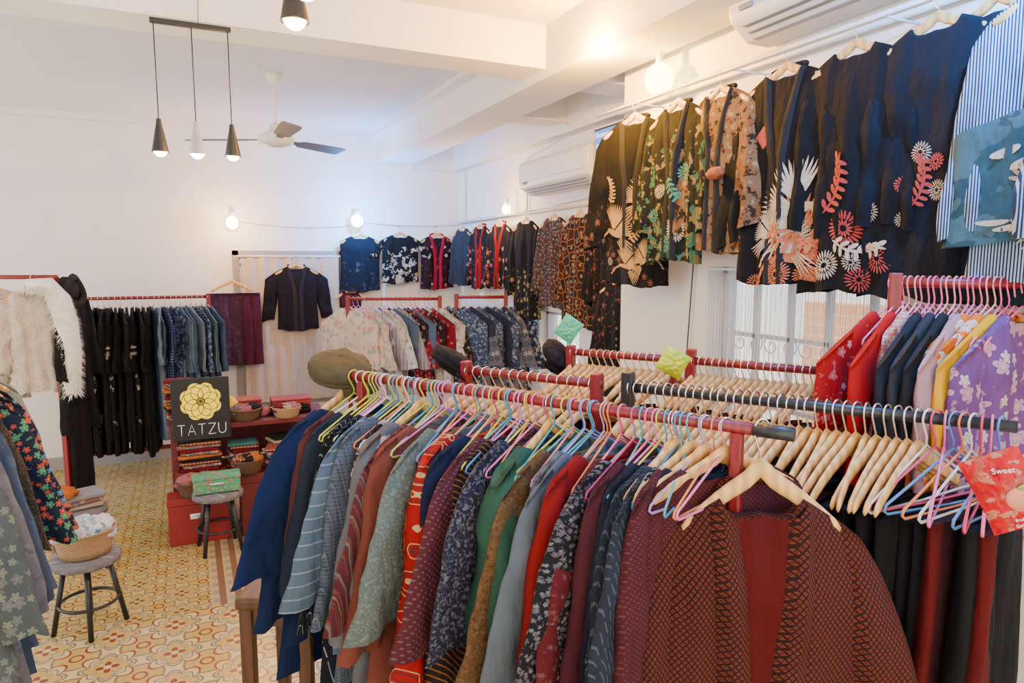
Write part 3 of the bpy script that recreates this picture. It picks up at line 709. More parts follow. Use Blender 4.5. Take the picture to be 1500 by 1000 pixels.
hang('coat',fab('cream_lace_coat',(.62,.52,.40),'flower',[(.72,.64,.52),(.4,.34,.26),(.5,.44,.35)],36,.8,k=.85),(-1.27,6.0,1.9),(.35,-.94),'cream lace coat with open weave','coat','coat','coats on the tall rack','wood',None,'hangers on the coat rack')
hc,_g=hang('coat',fab('black_parka',(.012,.012,.014)),(-.76,5.88,1.9),(.80,-.6),'black hooded winter parka on the rack end','parka','coat','coats on the tall rack','wood',None,'hangers on the coat rack',scale=.62)
hm_=MB().ell((0,.05,-.10),(.13,.085,.10),fn=lambda p:.15*noise.noise(p*3)); hm_.tube([(.12*math.cos(a),-.02+.02*math.sin(2*a),-.10+.10*math.sin(a)) for a in [2*pi*i/20 for i in range(20)]],.026,8,closed=True)
hm_.obj('hood',fab('hood_fleece',(.05,.045,.045)),parent=hc,label='dark fleece hood')
hang('long',LM[1],(-.78,5.88,1.9-.5),(.80,-.6),'long black trousers hanging under the coats','long_trousers','trousers',None,None,scale=.5)

# ---- near-left rack of clothes
H0,H1=g2(-1.72,1.80)[:2],g2(-2.46,3.0)[:2]
rack('red clothes rack with floral and denim jackets',H0,H1,1.62,RED,up=.0,inset=.03,posts=(0,0))
HM=[('rl',fab('grey_print_haori',(.13,.15,.14),'flower',[(.26,.28,.2),(.2,.2,.18),(.3,.3,.1)],26,.7),'grey green printed haori with long sleeves',.06),
 ('rl',fab('grey_white_sheer',(.24,.24,.25),'brocade',[(.22,.22,.22),(.14,.14,.15),(.18,.18,.18)],12),'grey sheer haori with soft mottling',.16),
 ('rl',fab('denim_dark',(.06,.09,.15)),'plain blue denim coat',.25),
 ('rl',fab('washed_denim',(.10,.14,.21),'brocade',[(.11,.16,.23),(.08,.11,.18),(.1,.14,.2)],12),'washed denim jacket with long sleeves',.33),
 ('rj',fab('brown_pattern',(.06,.045,.035),'cell',[(.10,.08,.05),(.05,.035,.03),(.12,.09,.07)],50),'brown patterned haori',.42),
 ('rj',fab('navy_bright_flowers',(.02,.03,.06),'flower',[(.6,.1,.07),(.12,.36,.19),(.8,.55,.1)],32,.98),'navy haori with red and green flowers',.50),
 ('rj',fab('navy_flowers_small',(.02,.03,.06),'flower',[(.12,.3,.5),(.55,.14,.1),(.8,.55,.1)],32,.98),'navy haori with small bright flowers',.60),
 ('rj',fab('black_side_jacket',(.015,.015,.018)),'plain black jacket on the side rack',.74),
 ('rj',fab('sage_sheer',(.42,.44,.38)),'sage and white sheer haori',.88)]
for i,(k,mt,lb,t) in enumerate(HM):
    o,_g=hang(k,mt,(*along(H0,H1,t),1.62),gdir(.30,-1),lb,'haori_jacket','jacket','jackets on the side rack','wood',None,'hangers on the side rack')
    if i in(5,6): o.scale=(1.2,1.3,1)

# ---------------------------------------------------------------- wall garments
def wallrail(name,a,b,r=.009):
    e=MB().tube([a,b],r,8).obj(name,WHITEP); T(e,'white painted pipe rail fixed along the wall','rail')
    n=4
    for i in range(n):
        t=(i+.5)/n; p=Vector(a).lerp(Vector(b),t)
        q=p.copy(); q.x= XN if p.x<2.5 else 2.98
        MB().tube([p,q],.005,6).obj('bracket',WHITEP,parent=e)
    return e
wallrail('wall_rail',(2.24,.6,2.86),(2.24,3.55,2.86))
wallrail('wall_rail',(2.84,3.9,2.47),(2.84,7.6,2.47),.006)
blk=(.010,.010,.013)
bc=fab('black_collar',(.034,.034,.038))
def nw(k,mt,yy,lb,fc_,name='haori_jacket',cat='jacket',col=bc,seed=None,x=2.24,scale=1.):
    return hang(k,mt,(x,yy,2.86),fc_,lb,name,cat,'garments along the wall rail','wood',None,'hangers on the wall rail',collar=col,seed=seed,scale=scale)
BK=fab('black_crepe_plain',blk)
FPR=fab('black_faint_print',blk,'flower',[(.2,.15,.08),(.16,.07,.05),(.3,.26,.22)],24,.3,z=(-1,-.5))
g1=nw('wl',FPR,3.16,'black haori with gold crane motifs',(-.93,-.30),seed=0)
motif(g1,GOLD,crane(.08,-.52,1.1)+crane(-.10,-.70,1.2,-1)+crane(.12,-.84,.9)+crane(-.02,-.88,.8,-1)+sprig(-.12,-.52,1.2,1.2)+sprig(.02,-.72,1.4,.6),'gold flying cranes'); motif(g1,IVORY,mum(.04,-.66,.03,14,.1)+mum(-.12,-.86,.025,14,.1),'ivory blossoms',.006)
g1=nw('wh',fab('black_green_gold',(.012,.016,.016),'brocade',[(.05,.17,.11),(.24,.19,.09),(.012,.016,.016)],18,z=(-.95,-.25)),2.80,'black haori with green and gold flowers',(-.97,.0),seed=1)
motif(g1,IVORY,mum(.05,-.70,.06,22,.1)+mum(-.08,-.50,.04,18,.1),'ivory peonies'); motif(g1,GRP,mum(.10,-.42,.05,16,.16)+mum(-.02,-.78,.05,16,.16)+mum(-.12,-.62,.04,14,.16)+sprig(.0,-.46,1.6,-1.2),'green flowers',.0045)
g1=nw('wh',fab('beige_brown_floral',(.34,.20,.11),'brocade',[(.035,.025,.02),(.30,.11,.04),(.38,.29,.18)],26),2.50,'beige and brown floral kimono jacket',(-.97,.05))
g1=nw('wl',BK,2.12,'black coat with a red patch and pale phoenix',(-.96,.0),seed=2,scale=1.08)
motif(g1,REDP,[ellp(-.07,-.33,.04,.05,.0,4)],'small red square patch')
motif(g1,ORP,crane(.09,-.84,1.9,-1)+mum(.02,-.9,.06,26,.09)+mum(.13,-.92,.05,22,.09)+mum(-.1,-.93,.04,18,.09)+sprig(.0,-.72,2.,-.9),'orange phoenix tail feathers'); motif(g1,IVORY,crane(.10,-.66,1.6)+crane(.05,-.80,1.2,-1)+crane(-.02,-.74,.8),'ivory phoenix wing feathers',.006)
g1=nw('dress',BK,1.80,'black dress with red and white chrysanthemums',(-.96,.0),'dress','dress',None,seed=0)
motif(g1,REDP,mum(.02,-.74,.07,26,.09)+mum(-.14,-.82,.06,24,.09)+mum(.15,-.84,.055,22,.09)+mum(.08,-.92,.05,20,.09)+sprig(-.05,-.66,1.8,.8),'red chrysanthemums'); motif(g1,IVORY,mum(-.06,-.88,.06,26,.08)+mum(.11,-.68,.04,20,.09)+mum(.05,-.86,.035,18,.09)+mum(-.17,-.72,.03,16,.09)+sprig(.0,-.8,1.6,-.5),'white chrysanthemums',.005)
g1=nw('dress',fab('black_blue_dress',(.010,.013,.022)),1.50,'black dress with small fan motifs',(-.96,.0),'dress','dress',None,seed=1)
motif(g1,IVORY,mum(.0,-.50,.04,20,.09)+mum(.07,-.62,.035,20,.09)+mum(-.05,-.72,.03,18,.09),'pale round fan motifs'); motif(g1,REDP,mum(.06,-.53,.03)+mum(-.06,-.6,.03)+sprig(.0,-.66,1.4,1.),'small red blossoms',.005)
nw('wl',fab('dark_teal_dress',(.010,.018,.026)),1.32,'dark teal black haori',(-.95,.15),'haori_jacket','jacket',None,seed=0)
o=MB().ell((0,0,0),(.07,.025,.028),fn=lambda p:.25*noise.noise(p*3)).obj('sash_knot',fab('orange_sash',(.50,.18,.10))); T(o,'orange knotted sash tied on the floral jacket','sash',None,(2.17,2.44,2.40),1.4)
stp=fab('navy_white_stripe',(.36,.45,.60),'stripev',[(.03,.05,.11)],110,.5,k=1)
g1=nw('wl',stp,1.09,'navy and white striped kimono jacket with teal scenic lower panel',(-.92,-.1),'kimono_jacket','jacket',None,seed=3,x=2.20,scale=.95)
tl=g1[1].panel(.42,.86,.020).obj('lower_panel',fab('teal_wave_fan',(.06,.13,.15),'brocade',[(.09,.17,.19),(.08,.16,.18),(.05,.12,.14)],7),parent=g1[0],label='teal silk panel printed with cream waves and a fan')
tl.scale=(1.25,1,1)
zz0=-.45
motif(g1,IVORY,[ellp(-.12+.055*i,zz0-.10-.04*(i%2),.045,.014,.2) for i in range(5)]+[ellp(-.14+.05*i,zz0-.30-.02*(i%2),.05,.009,0) for i in range(6)]+crane(.06,zz0-.26,1.2),'cream clouds and crane',.028)
motif(g1,GOLD,[ellp(-.03+.04*math.cos(a),zz0-.2+.04*math.sin(a),.04,.007,a) for a in [.3+i*.28 for i in range(10)]]+[ellp(.12,zz0-.18,.05,.012,.4)],'golden folding fan',.030)
nw('wl',fab('navy_white_stripe_two',(.34,.41,.54),'stripev',[(.03,.05,.10)],110,.55,k=1),.84,'second striped kimono jacket with long hem',(-.92,-.2),'kimono_jacket','jacket',None,x=2.18)
FW=[('jacket',fab('charcoal_wall',(.05,.055,.07)),7.28,'plain charcoal wall jacket',None),
('jacket',fab('black_wall_floral',(.015,.015,.018),'flower',[(.5,.42,.34),(.4,.1,.1),(.7,.6,.4)],18,.5,z=(-.8,-.3)),6.75,'black jacket with red collar',fab('red_collar',(.5,.02,.03))),
('jacket',fab('black_red_sleeve',(.015,.015,.018),'flower',[(.55,.5,.42),(.5,.1,.1),(.7,.6,.3)],17,.6,z=(-.8,-.35)),6.25,'black jacket with flower print and red trim',fab('red_collar_two',(.45,.02,.03))),
('wl',fab('black_gold_wall',(.013,.013,.015),'flower',[(.42,.3,.14),(.34,.27,.14),(.7,.6,.4)],18,.45,z=(-.95,-.5)),5.68,'black haori with gold motifs',None),
('wh',fab('grey_floral_wall',(.07,.06,.06),'flower',[(.30,.27,.23),(.2,.07,.06),(.5,.4,.3)],32,.95),5.15,'dark grey floral haori',None),
('wl',fab('hexagon_orange',(.07,.03,.02),'cell',[(.36,.14,.05),(.02,.02,.02),(.28,.22,.16)],15),4.72,'brown and orange tortoiseshell-pattern haori',None),
('wl',fab('black_floral_far',(.014,.014,.016),'flower',[(.24,.19,.14),(.22,.06,.05),(.5,.4,.3)],22,.4),4.28,'black floral haori in the recess',None)]
for i,(k,mt,yy,lb,co) in enumerate(FW):
    hang(k,mt,(2.84,yy,2.47),(-.96,-.15),lb,'haori_jacket','jacket','garments on the recess wall','wood',None,'hangers on the recess wall',collar=co,scale=.9)
hang('dress',fab('black_recess_dress',(.015,.015,.02),'flower',[(.26,.22,.16),(.25,.09,.08),(.5,.4,.3)],24,.2),(2.8,4.1,1.95),(-.95,-.1),'black printed dress hung low on the wall','dress','dress',None,'wood',None,'hangers on the recess wall')
nail=plain('nail_metal',(.3,.3,.3),.4,1)
def onback(k,mt,x,z,lb,nm,cat,col=None,hk='wood',scale=1.1,seed=None):
    o=hang(k,mt,(x,7.64,z),(0,-1),lb,nm,cat,'garments on the back wall',hk,None,'hangers on the back wall',collar=col,scale=scale,seed=seed)
    n=MB().tube([(x,7.75,z+.015),(x,7.62,z+.02)],.004,6).obj('wall_nail',nail); T(n,'small steel nail in the wall','nail','nails on the back wall')
    return o
onback('vest',fab('ink_vest',(.018,.022,.036),'flower',[(.07,.08,.12),(.1,.1,.13),(.1,.1,.15)],16,.3,z=(-.7,-.35)),1.76,2.38,'navy sleeveless vest with faint print','vest','vest')
onback('tee',fab('black_print_top',(.013,.013,.015),'brocade',[(.5,.36,.18),(.6,.55,.5),(.013,.013,.015)],14,z=(-.65,-.25)),2.22,2.40,'black top with gold and white print','top','top')
onback('vest',fab('red_black_vest',(.03,.012,.015),'flower',[(.7,.65,.6),(.5,.05,.08),(.7,.6,.4)],18,.4),2.66,2.40,'black and crimson vest with white flowers','vest','vest',fab('crimson_collar',(.55,.03,.07)),scale=1)
onback('openh',fab('black_haori_sheer',(.022,.015,.018)),1.07,2.05,'plain black long-sleeved haori in front of the lace curtain','haori_jacket','jacket',fab('black_haori_collar',(.05,.035,.038)),scale=1.08)
onback('slim',fab('maroon_slim',(.10,.02,.03)),1.64,1.78,'narrow maroon garment on a nail','sash_garment','jacket',scale=.8)
PT=gobj('trousers',LOW,fab('purple_trousers',(.11,.045,.09),'flower',[(.16,.07,.07),(.13,.07,.09),(.2,.12,.1)],20,.4)); T(PT,'purple patterned trousers clipped to a wooden hanger','trousers',None,(.38,7.62,1.88),0)
hanger('wood',(.42,7.62,1.88),0,'hangers on the back wall')
PT=gobj('trousers',LOW,fab('plum_trousers',(.17,.03,.05),'stripev',[(.08,.02,.05)],40,.4)); T(PT,'plum striped trousers on a hanger','trousers',None,(.60,7.60,1.88),.1); PT.scale=(.5,1,1)

# ---------------------------------------------------------------- lamps etc
def bulb2(loc,col,em,energy,lab,rad=.045,off=(0,-.1,-.03),lc=None):
    o=MB().ell((0,0,0),(rad,rad,rad*1.1)).obj('light_bulb',plain('bulb_glow',col,em=em,var=0)); T(o,lab,'light bulb','wall bulbs',loc)
    MB().lathe([(.018,rad*.9),(.02,rad*.9+.02),(.02,rad*.9+.06),(.012,rad*.9+.065)],n=14).obj('socket',WHITEP,parent=o)
    li=bpy.data.lights.new('bulb_light','POINT'); li.energy=energy; li.color=lc or col; li.shadow_soft_size=.03
    lo=bpy.data.objects.new('bulb_light',li); C.objects.link(lo); lo.parent=o; lo.location=off
    return o
bulb2((.45,7.62,2.41),(1,.78,.40),18,32,'warm round wall bulb above the curtain',.062,(0,-.30,0),(1,.50,.10))
bulb2((1.72,7.58,2.46),(.45,.75,1),20,110,'cool white round wall bulb above the vest',.066,(0,-.38,.08),(.05,.34,1))
bulb2((2.86,6.15,2.52),(1,.76,.35),18,24,'small warm bulb on the recess wall',.045,(-.22,0,0),(1,.5,.1))
bulb2((2.31,3.05,2.965),(1,.78,.24),18,170,'bright warm bulb on the wall pipe',.075,(-.36,.10,.08),(1,.46,.03))
bulb2((2.24,1.24,3.0),(.4,.72,1),22,150,'bright cool bulb above the striped kimono',.05,(-.34,-.24,0),(.05,.34,1))
cable=MB()
def sag(m,a,b,s,r=.003,n=14):
    m.tube([(a[0]+(b[0]-a[0])*t,a[1]+(b[1]-a[1])*t,a[2]+(b[2]-a[2])*t-s*4*t*(1-t)) for t in [i/n for i in range(n+1)]],r,5)
sag(cable,(.45,7.72,2.44),(1.72,7.72,2.42),.05); sag(cable,(1.72,7.72,2.46),(2.95,7.72,2.45),.03); sag(cable,(2.95,7.7,2.45),(2.95,3.6,2.58),.03)
T(cable.obj('light_cable',plain('cable_grey',(.25,.24,.24))),'thin electric cable strung between the wall bulbs','cable')
pip=MB(); pip.tube([(2.42,3.57,2.90),(2.42,1.0,2.90)],.014,8); pip.tube([(2.42,3.57,2.935),(2.42,1.0,2.935)],.009,8)
pip.tube([(2.96,3.58,2.47),(2.96,7.7,2.47)],.010,8); pip.tube([(2.96,7.5,2.47),(2.96,7.5,3.05)],.01,8)
pip.tube([(2.36,4.9,3.35),(2.36,4.9,3.13),(2.7,4.9,3.13),(2.96,4.95,3.10),(2.96,5.9,2.98),(2.96,5.9,2.5)],.009,8)
T(pip.obj('wall_conduit',WHITEP),'white painted conduit pipes running along the walls','pipe')
cb=MB(); sag(cb,(2.43,2.85,2.4),(2.43,2.95,.9),0,.004); T(cb.obj('hanging_cable',plain('cable_black',(.05,.05,.05))),'black cable hanging down the wall','cable')
def pendant(loc,xs,lab,drop,rz=0,k=1.,lw=6):
    e=E('pendant_lamp',lab,'pendant lamp',loc,rz)
    MB().box(((xs[0]+xs[-1])/2,0,0),(xs[-1]-xs[0]+.03,.03,.022)).obj('bar',BLACKM,False,.004,e)
    MB().tube([(.03,0,0),(.035,0,min(.12,(3.4-loc[2])*.4)),(.01,0,min(.22,(3.4-loc[2])*.7)),(.02,0,3.4-loc[2])],.004,6).obj('ceiling_cord',GREYP,parent=e)
    for i,x in enumerate(xs):
        dz=-drop; cc=(1,.62,.20) if i!=1 or len(xs)==2 else (.8,.85,1)
        MB().tube([(x,0,0),(x,0,dz)],.0028,6).obj('cord',BLACKM,parent=e)
        MB().lathe([(.010*k,0),(.014*k,-.03),(.020*k,-.06*k),(.036*k,-.145*k),(.037*k,-.15*k),(.033*k,-.148*k),(.016*k,-.06*k),(.004,-.02)],(x,0,dz),24,False).obj('lamp_shade',BLACKM if (i!=1 or len(xs)==2) else plain('grey_shade',(.35,.35,.42),.4),parent=e)
        MB().ell((x,0,dz-.142*k),(.030*k,.030*k,.028*k)).obj('bulb',plain('pendant_glow',(1,.76,.4) if cc[2]<.5 else cc,em=20,var=0),parent=e)
        li=bpy.data.lights.new('pl','POINT'); li.energy=lw; li.color=cc; li.shadow_soft_size=.03
        lo=bpy.data.objects.new('bulb_light',li); C.objects.link(lo); lo.parent=e; lo.location=(x,0,dz-.22*k)
    return e
pendant((.075,3.6,3.085),(-.155,0,.155),'black three-light pendant hanging on a bar',.43)
p1=g2(-.79,2.6); p2=g2(-.665,2.32)
pendant((p1[0],p1[1],3.15),(0,math.hypot(p2[0]-p1[0],p2[1]-p1[1])),'two-light black pendant near the ceiling beam',.07,math.atan2(p2[1]-p1[1],p2[0]-p1[0]),1.4,16)
e=E('ceiling_fan','white three-blade ceiling fan with grey blades','ceiling fan',(.66,5.53,2.92),math.radians(-25.4))
MB().lathe([(.012,.50),(.055,.48),(.06,.44),(.02,.39)],n=20).obj('canopy',WHITEP,parent=e)
MB().tube([(0,0,.05),(0,0,.46)],.012,10).obj('rod',WHITEP,parent=e)
MB().lathe([(.02,.12),(.045,.10),(.05,.06),(.12,.03),(.135,0),(.12,-.03),(.05,-.05),(.01,-.055)],n=28).obj('motor',WHITEP,parent=e)
BL=plain('fan_blade',(.13,.12,.13),.5)
for an in(180,-62,58):
    m=MB(); a=math.radians(an); R=Matrix.Rotation(a,3,'Z')@Matrix.Rotation(-.22,3,'X')
    vs=[];f=[]
    pr=[(.10,.02),(.2,.025),(.24,.055),(.45,.065),(.62,.07),(.66,.06)]
    for r_,w_ in pr:
        for yy,zz in((-w_,.004),(w_,.004),(w_,-.004),(-w_,-.004)): vs.append(R@Vector((r_,yy,zz)))
    for i in range(5):
        for k in range(4): f.append((i*4+k,i*4+(k+1)%4,(i+1)*4+(k+1)%4,(i+1)*4+k))
    f+= [(0,1,2,3),(23,22,21,20)]
    m.add(vs,f).obj('blade',BL,False,parent=e)
def ac(x,y0,y1,z0,z1,depth,lab):
    e=E('air_conditioner',lab,'air conditioner',(x,(y0+y1)/2,z0)); L=y1-y0; h=z1-z0
    prof=[(0,0),(-depth*.55,-.0),(-depth*.95,h*.22),(-depth,h*.35),(-depth,h*.9),(-depth*.9,h),(0,h)]
    vs=[];f=[];n=len(prof)
    for yy in(-L/2,L/2):
        for px,pz in prof: vs.append((px,yy,pz))
    for k in range(n): f.append((k,(k+1)%n,n+(k+1)%n,n+k))
    f+=[tuple(range(n))[::-1],tuple(range(n,2*n))]
    MB().add(vs,f).obj('casing',WHITEP,False,.015,e)
    MB().box((-depth-.004,0,h*.62),(.008,L*.96,h*.5)).obj('front_panel',plain('ac_panel',(.86,.82,.74),.35,var=.02),False,.004,e)
    fl_=MB()
    for q in range(3):
        a=-depth*(.6+.12*q); fl_.box((a,0,h*(.02+.065*q)-.004),(.035,L*.86,.004))
    fl_.obj('louvre',GREYP,False,parent=e)
    MB().box((-depth-.006,L*.38,h*.33),(.01,.07,.02)).obj('display',plain('ac_display',(.2,.22,.25)),False,parent=e)
ac(2.97,4.45,5.62,2.60,2.89,.24,'white wall air conditioner in the recess')
ac(2.44,1.45,2.42,2.965,3.30,.25,'white wall air conditioner above the wall rail')
tv=E('wall_screen','small wall television showing a blue screen','television',(2.82,4.06,2.78),0); tv.rotation_euler=(0,math.radians(-6),0)
MB().box((0,0,0),(.04,.76,.40)).obj('casing',BLACKM,False,.006,tv)
MB().box((-.023,0,0),(.006,.73,.37)).obj('display',plain('tv_blue',(.08,.22,.7),em=1.2),False,parent=tv)
MB().box((-.027,.25,-.02),(.002,.20,.22)).obj('window_panel',plain('tv_white',(.5,.75,.95),em=1),False,parent=tv)
text('display_text','Documentary',.05,plain('tv_text',(.9,.9,.9),em=1.2),tv,(-.028,.21,.15),(pi/2,0,-pi/2))
MB().tube([(0,0,0),(.15,0,0)],.02).obj('wall_bracket',BLACKM,parent=tv)

# ---------------------------------------------------------------- furniture & small things
def stool(loc,h,r,lab,seatmat,group='round stools'):
    e=E('stool',lab,'stool',loc,random.uniform(0,1),group)
    MB().lathe([(r*.8,h-.045),(r,h-.04),(r*1.02,h-.02),(r*.98,h),(r*.6,h+.008),(.001,h+.01)],n=30).obj('seat',seatmat,parent=e)
    for k in range(4):
        a=pi/4+k*pi/2
        MB().tube([(r*.62*math.cos(a),r*.62*math.sin(a),h-.04),(r*1.05*math.cos(a),r*1.05*math.sin(a),0)],.014,8).obj('leg',BLACKM,parent=e)
    MB().tube([(r*.86*math.cos(a),r*.86*math.sin(a),h*.38) for a in [2*pi*i/28 for i in range(28)]],.009,6,closed=True).obj('foot_ring',BLACKM,parent=e)
def wicker(name,c):
    g=G(name,.7); v,x,y,z=g.obj()
    th=g.m('ARCTAN2',y,x); a=g.m('SINE',g.m('MULTIPLY',th,50.)); b=g.m('SINE',g.m('MULTIPLY',z,420.)); k=g.m('MULTIPLY_ADD',g.m('MULTIPLY',a,b),.5,.5)
    g.base(g.mix(k,sc3(c,.45),sc3(c,1.15))); g.bump(k,.7,.01); return g.mat
WK=wicker('wicker_tan',(.58,.36,.18)); WK2=wicker('wicker_brown',(.16,.08,.04))
def mound(r,h,seed,mat,name,parent=None):
    m=MB().ell((0,0,0),(r,r,h),30,20,fn=lambda p:.32*noise.noise(p*2.2+Vector((seed,0,0)))+.16*abs(noise.noise(p*5+Vector((seed,2,0))))); return m.obj(name,mat,parent=parent)
def basket(loc,r,h,mat,cloths,lab):
    o=MB().lathe([(.001,0),(r*.78,0),(r*.85,h*.3),(r*.97,h),(r*1.03,h+.008),(r*.97,h+.012),(r*.9,h),(r*.78,h*.3),(.001,.015)],n=36,caps=False).obj('basket',mat); T(o,lab,'basket',None,loc)
    for i,(cm,dx,dy,cl) in enumerate(cloths):
        q=mound(r*.62,h*.55,i*3.1+loc[0],cm,'folded_cloth'); T(q,cl,'cloth','cloths in the baskets',(loc[0]+dx*r,loc[1]+dy*r,loc[2]+h*.95))
    return o
seat1=fab('grey_floral_seat',(.34,.33,.36),'flower',[(.45,.4,.4),(.2,.2,.25),(.5,.5,.4)],34,.8)
stool((-.57,4.22,0),.42,.165,'round stool with grey floral seat and black metal legs',seat1)
stool((.125,5.06,0),.42,.165,'round stool with dark metal legs holding a green box',seat1)
stool((-.72,5.14,0),.40,.17,'round stool covered with folded textiles',seat1)
wf=fab('white_blue_cloth',(.72,.74,.76),'flower',[(.15,.3,.6),(.4,.55,.75),(.3,.5,.3)],24,.6,k=.85)
basket((-.57,4.22,.432),.155,.13,WK,[(wf,0,.1,'white cloth printed with blue flowers'),(fab('pale_lilac_cloth',(.5,.5,.6),k=.85),-.3,-.1,'pale lilac cloth in the basket'),(wf,.35,-.1,'white and blue printed cloth')],'tan wicker basket of cloths on a round stool')
cl=[fab('orange_cloth',(.75,.25,.08)),fab('red_check_cloth',(.35,.03,.03),'plaid',[(.6,.45,.25),(.1,.05,.05)],40,.3),fab('teal_cloth',(.1,.3,.32)),fab('cream_cloth',(.7,.6,.45)),fab('yellow_cloth',(.8,.5,.05)),fab('pink_cloth',(.6,.22,.25))]
dkr=fab('dark_red_cloth',(.25,.02,.03)); bkc=fab('black_cloth',(.02,.02,.02)); pat=fab('patch_cloth',(.4,.2,.18),'brocade',[(.6,.45,.3),(.15,.22,.3),(.5,.3,.1)],30)
def stack(x,y,z,n,w,d,mats,rz=0,th=.025,j=.08):
    for i in range(n):
        o=MB().box((0,0,0),(w*random.uniform(.85,1),d*random.uniform(.85,1),th*.94)).obj('folded_textile',mats[i%len(mats)],False,.009)
        T(o,mats[i%len(mats)].name.replace('_',' ')+' folded in a stack','folded textile','folded textiles',(x+random.uniform(-.01,.01),y,z+th*(i+.5)),rz+random.uniform(-j,j))
stack(-.72,5.14,.412,3,.30,.24,[cl[3],pat,fab('grey_print_cloth',(.45,.44,.46))],.4,.03,.25)
q=mound(.09,.045,9,cl[0],'scarf'); T(q,'orange scarf bunched on the stool','scarf',None,(-.80,5.06,.53))
dt=E('display_table','dark red painted display table stacked with textiles','table',(.40,5.72,0))
DKR=plain('dark_red_board',(.12,.010,.010),.5)
MB().box((0,0,.78),(1.15,.5,.04)).obj('table_top',DKR,False,.006,dt)
MB().box((0,0,.40),(1.08,.44,.03)).obj('shelf',DKR,False,.006,dt)
for sx in(-1,1):
    for sy in(-1,1): MB().box((sx*.54,sy*.21,.38),(.05,.05,.76)).obj('leg',DKR,False,.005,dt)
MB().box((0,.21,.6),(1.08,.015,.34)).obj('back_panel',DKR,False,.004,dt)
def crate(name,loc,sz,mat,lab,cat='box',rz=0):
    e=E(name,lab,cat,loc,rz)
    MB().box((0,0,sz[2]*.42),(sz[0],sz[1],sz[2]*.84)).obj('body',mat,False,.008,e)
    MB().box((0,0,sz[2]*.92),(sz[0]*1.03,sz[1]*1.03,sz[2]*.16)).obj('lid',mat,False,.006,e)
    MB().box((0,-sz[1]*.5-.004,sz[2]*.6),(sz[0]*.3,.008,sz[2]*.12)).obj('handle',CHROME,False,.003,e)
    return e
redbox=plain('red_board',(.28,.014,.014),.5); grn=fab('green_floral_box',(.10,.38,.22),'flower',[(.6,.5,.2),(.6,.25,.2),(.7,.7,.4)],34,.8,k=.8)
crate('storage_crate',(.0,5.32,0),(.40,.20,.34),redbox,'red wooden storage crate on the tiled floor')
crate('storage_crate',(.46,5.34,0),(.36,.24,.46),DKR,'tall dark red storage crate')
crate('storage_crate',(.03,5.50,0),(.34,.10,.46),DKR,'narrow dark red box carrying folded textiles')
stack(.03,5.50,.462,10,.30,.13,[dkr,pat,cl[1],bkc,cl[0],pat],.0,.0245,.12)
crate('gift_box',(.12,5.05,.432),(.30,.17,.11),grn,'green floral gift box on a stool')
crate('gift_box',(.36,5.76,.80),(.26,.2,.13),redbox,'red box on the display table')
crate('gift_box',(.72,5.76,.80),(.30,.2,.11),redbox,'flat red box on the display table')
basket((.0,5.28,.345),.145,.10,WK2,[(cl[1],0,0,'red checked cloth in the basket'),(pat,.4,.1,'patchwork cloth in the basket'),(cl[5],-.35,0,'pink cloth in the basket')],'brown wicker basket of cloths on the red crate')
basket((.34,5.27,.465),.11,.09,WK2,[(bkc,0,0,'black cloth in the basket'),(cl[0],.35,.1,'orange cloth in the basket'),(cl[1],-.35,0,'checked cloth in the basket')],'small brown wicker basket on a red crate')
basket((.36,5.55,.80),.12,.08,WK2,[(cl[5],0,0,'pink cloth in the basket'),(bkc,.35,.1,'black cloth in the basket'),(pat,-.35,0,'patchwork cloth in the basket')],'brown wicker basket on the display table')
basket((.66,5.53,.80),.11,.07,WK,[(cl[3],0,0,'cream cloth in the basket'),(cl[5],.35,.1,'pink cloth in the basket'),(dkr,-.35,0,'dark red cloth in the basket')],'tan wicker basket on the display table')
stack(.56,5.34,.465,7,.18,.2,[cl[1],pat,cl[5],dkr,cl[2],pat],.1,.022,.3)
stack(-.10,5.80,.80,13,.20,.18,[cl[1],pat,dkr,bkc,cl[0]],.1,.024,.2)
stack(.34,5.58,.415,9,.22,.2,[pat,dkr,cl[1],cl[2],bkc],.1,.024,.25)
stack(.64,5.56,.415,10,.24,.2,[cl[5],dkr,cl[1],cl[3],bkc],.1,.024,.25)
for i in range(7):
    q=mound(.06,.04,i,[cl[5],cl[1],bkc,fab('rolled_grey',(.3,.25,.28))][i%4],'rolled_cloth'); T(q,'small rolled printed cloth','cloth','rolled cloths on the table',(.50+.05*i,5.65+.04*(i%2),.83))
yb=MB().ell((0,0,0),(.08,.03,.09),fn=lambda p:.25*noise.noise(p*3)).obj('yellow_bag',plain('bright_yellow',(.85,.6,.01))); T(yb,'bright yellow bag behind the shop sign','bag',None,(.24,5.60,.89))
BLKB=plain('sign_black',(.008,.008,.009),.5,var=.02); YEL=plain('sign_yellow_glow',(.95,.74,.01),.5,var=.02,em=.35); WHT=plain('sign_white',(.85,.85,.85),.5,var=.02)  # yellow brightened by added emission; the emblem is no lamp
sg=E('shop_sign','black shop sign with yellow rosette emblem and white lettering','sign',(.05,5.44,.935),face_rz(gdir(.42,-.95))); sg.scale=(.98,1,.98)
MB().box((0,0,0),(.40,.015,.47)).obj('board',BLKB,False,.003,sg)
em=MB(); dk=MB()
def disc(m,cx,cz,r,y,n=28): m.add([(cx,y,cz)]+[(cx+r*math.cos(2*pi*i/n),y,cz+r*math.sin(2*pi*i/n)) for i in range(n)],[(0,i+1,(i+1)%n+1) for i in range(n)])
for k in range(8):
    a=2*pi*k/8+pi/8; disc(em,.094*math.cos(a),.058+.094*math.sin(a),.052,-.0095-.0001*k)
disc(em,0,.058,.105,-.0105)
em.obj('emblem',YEL,False,parent=sg)
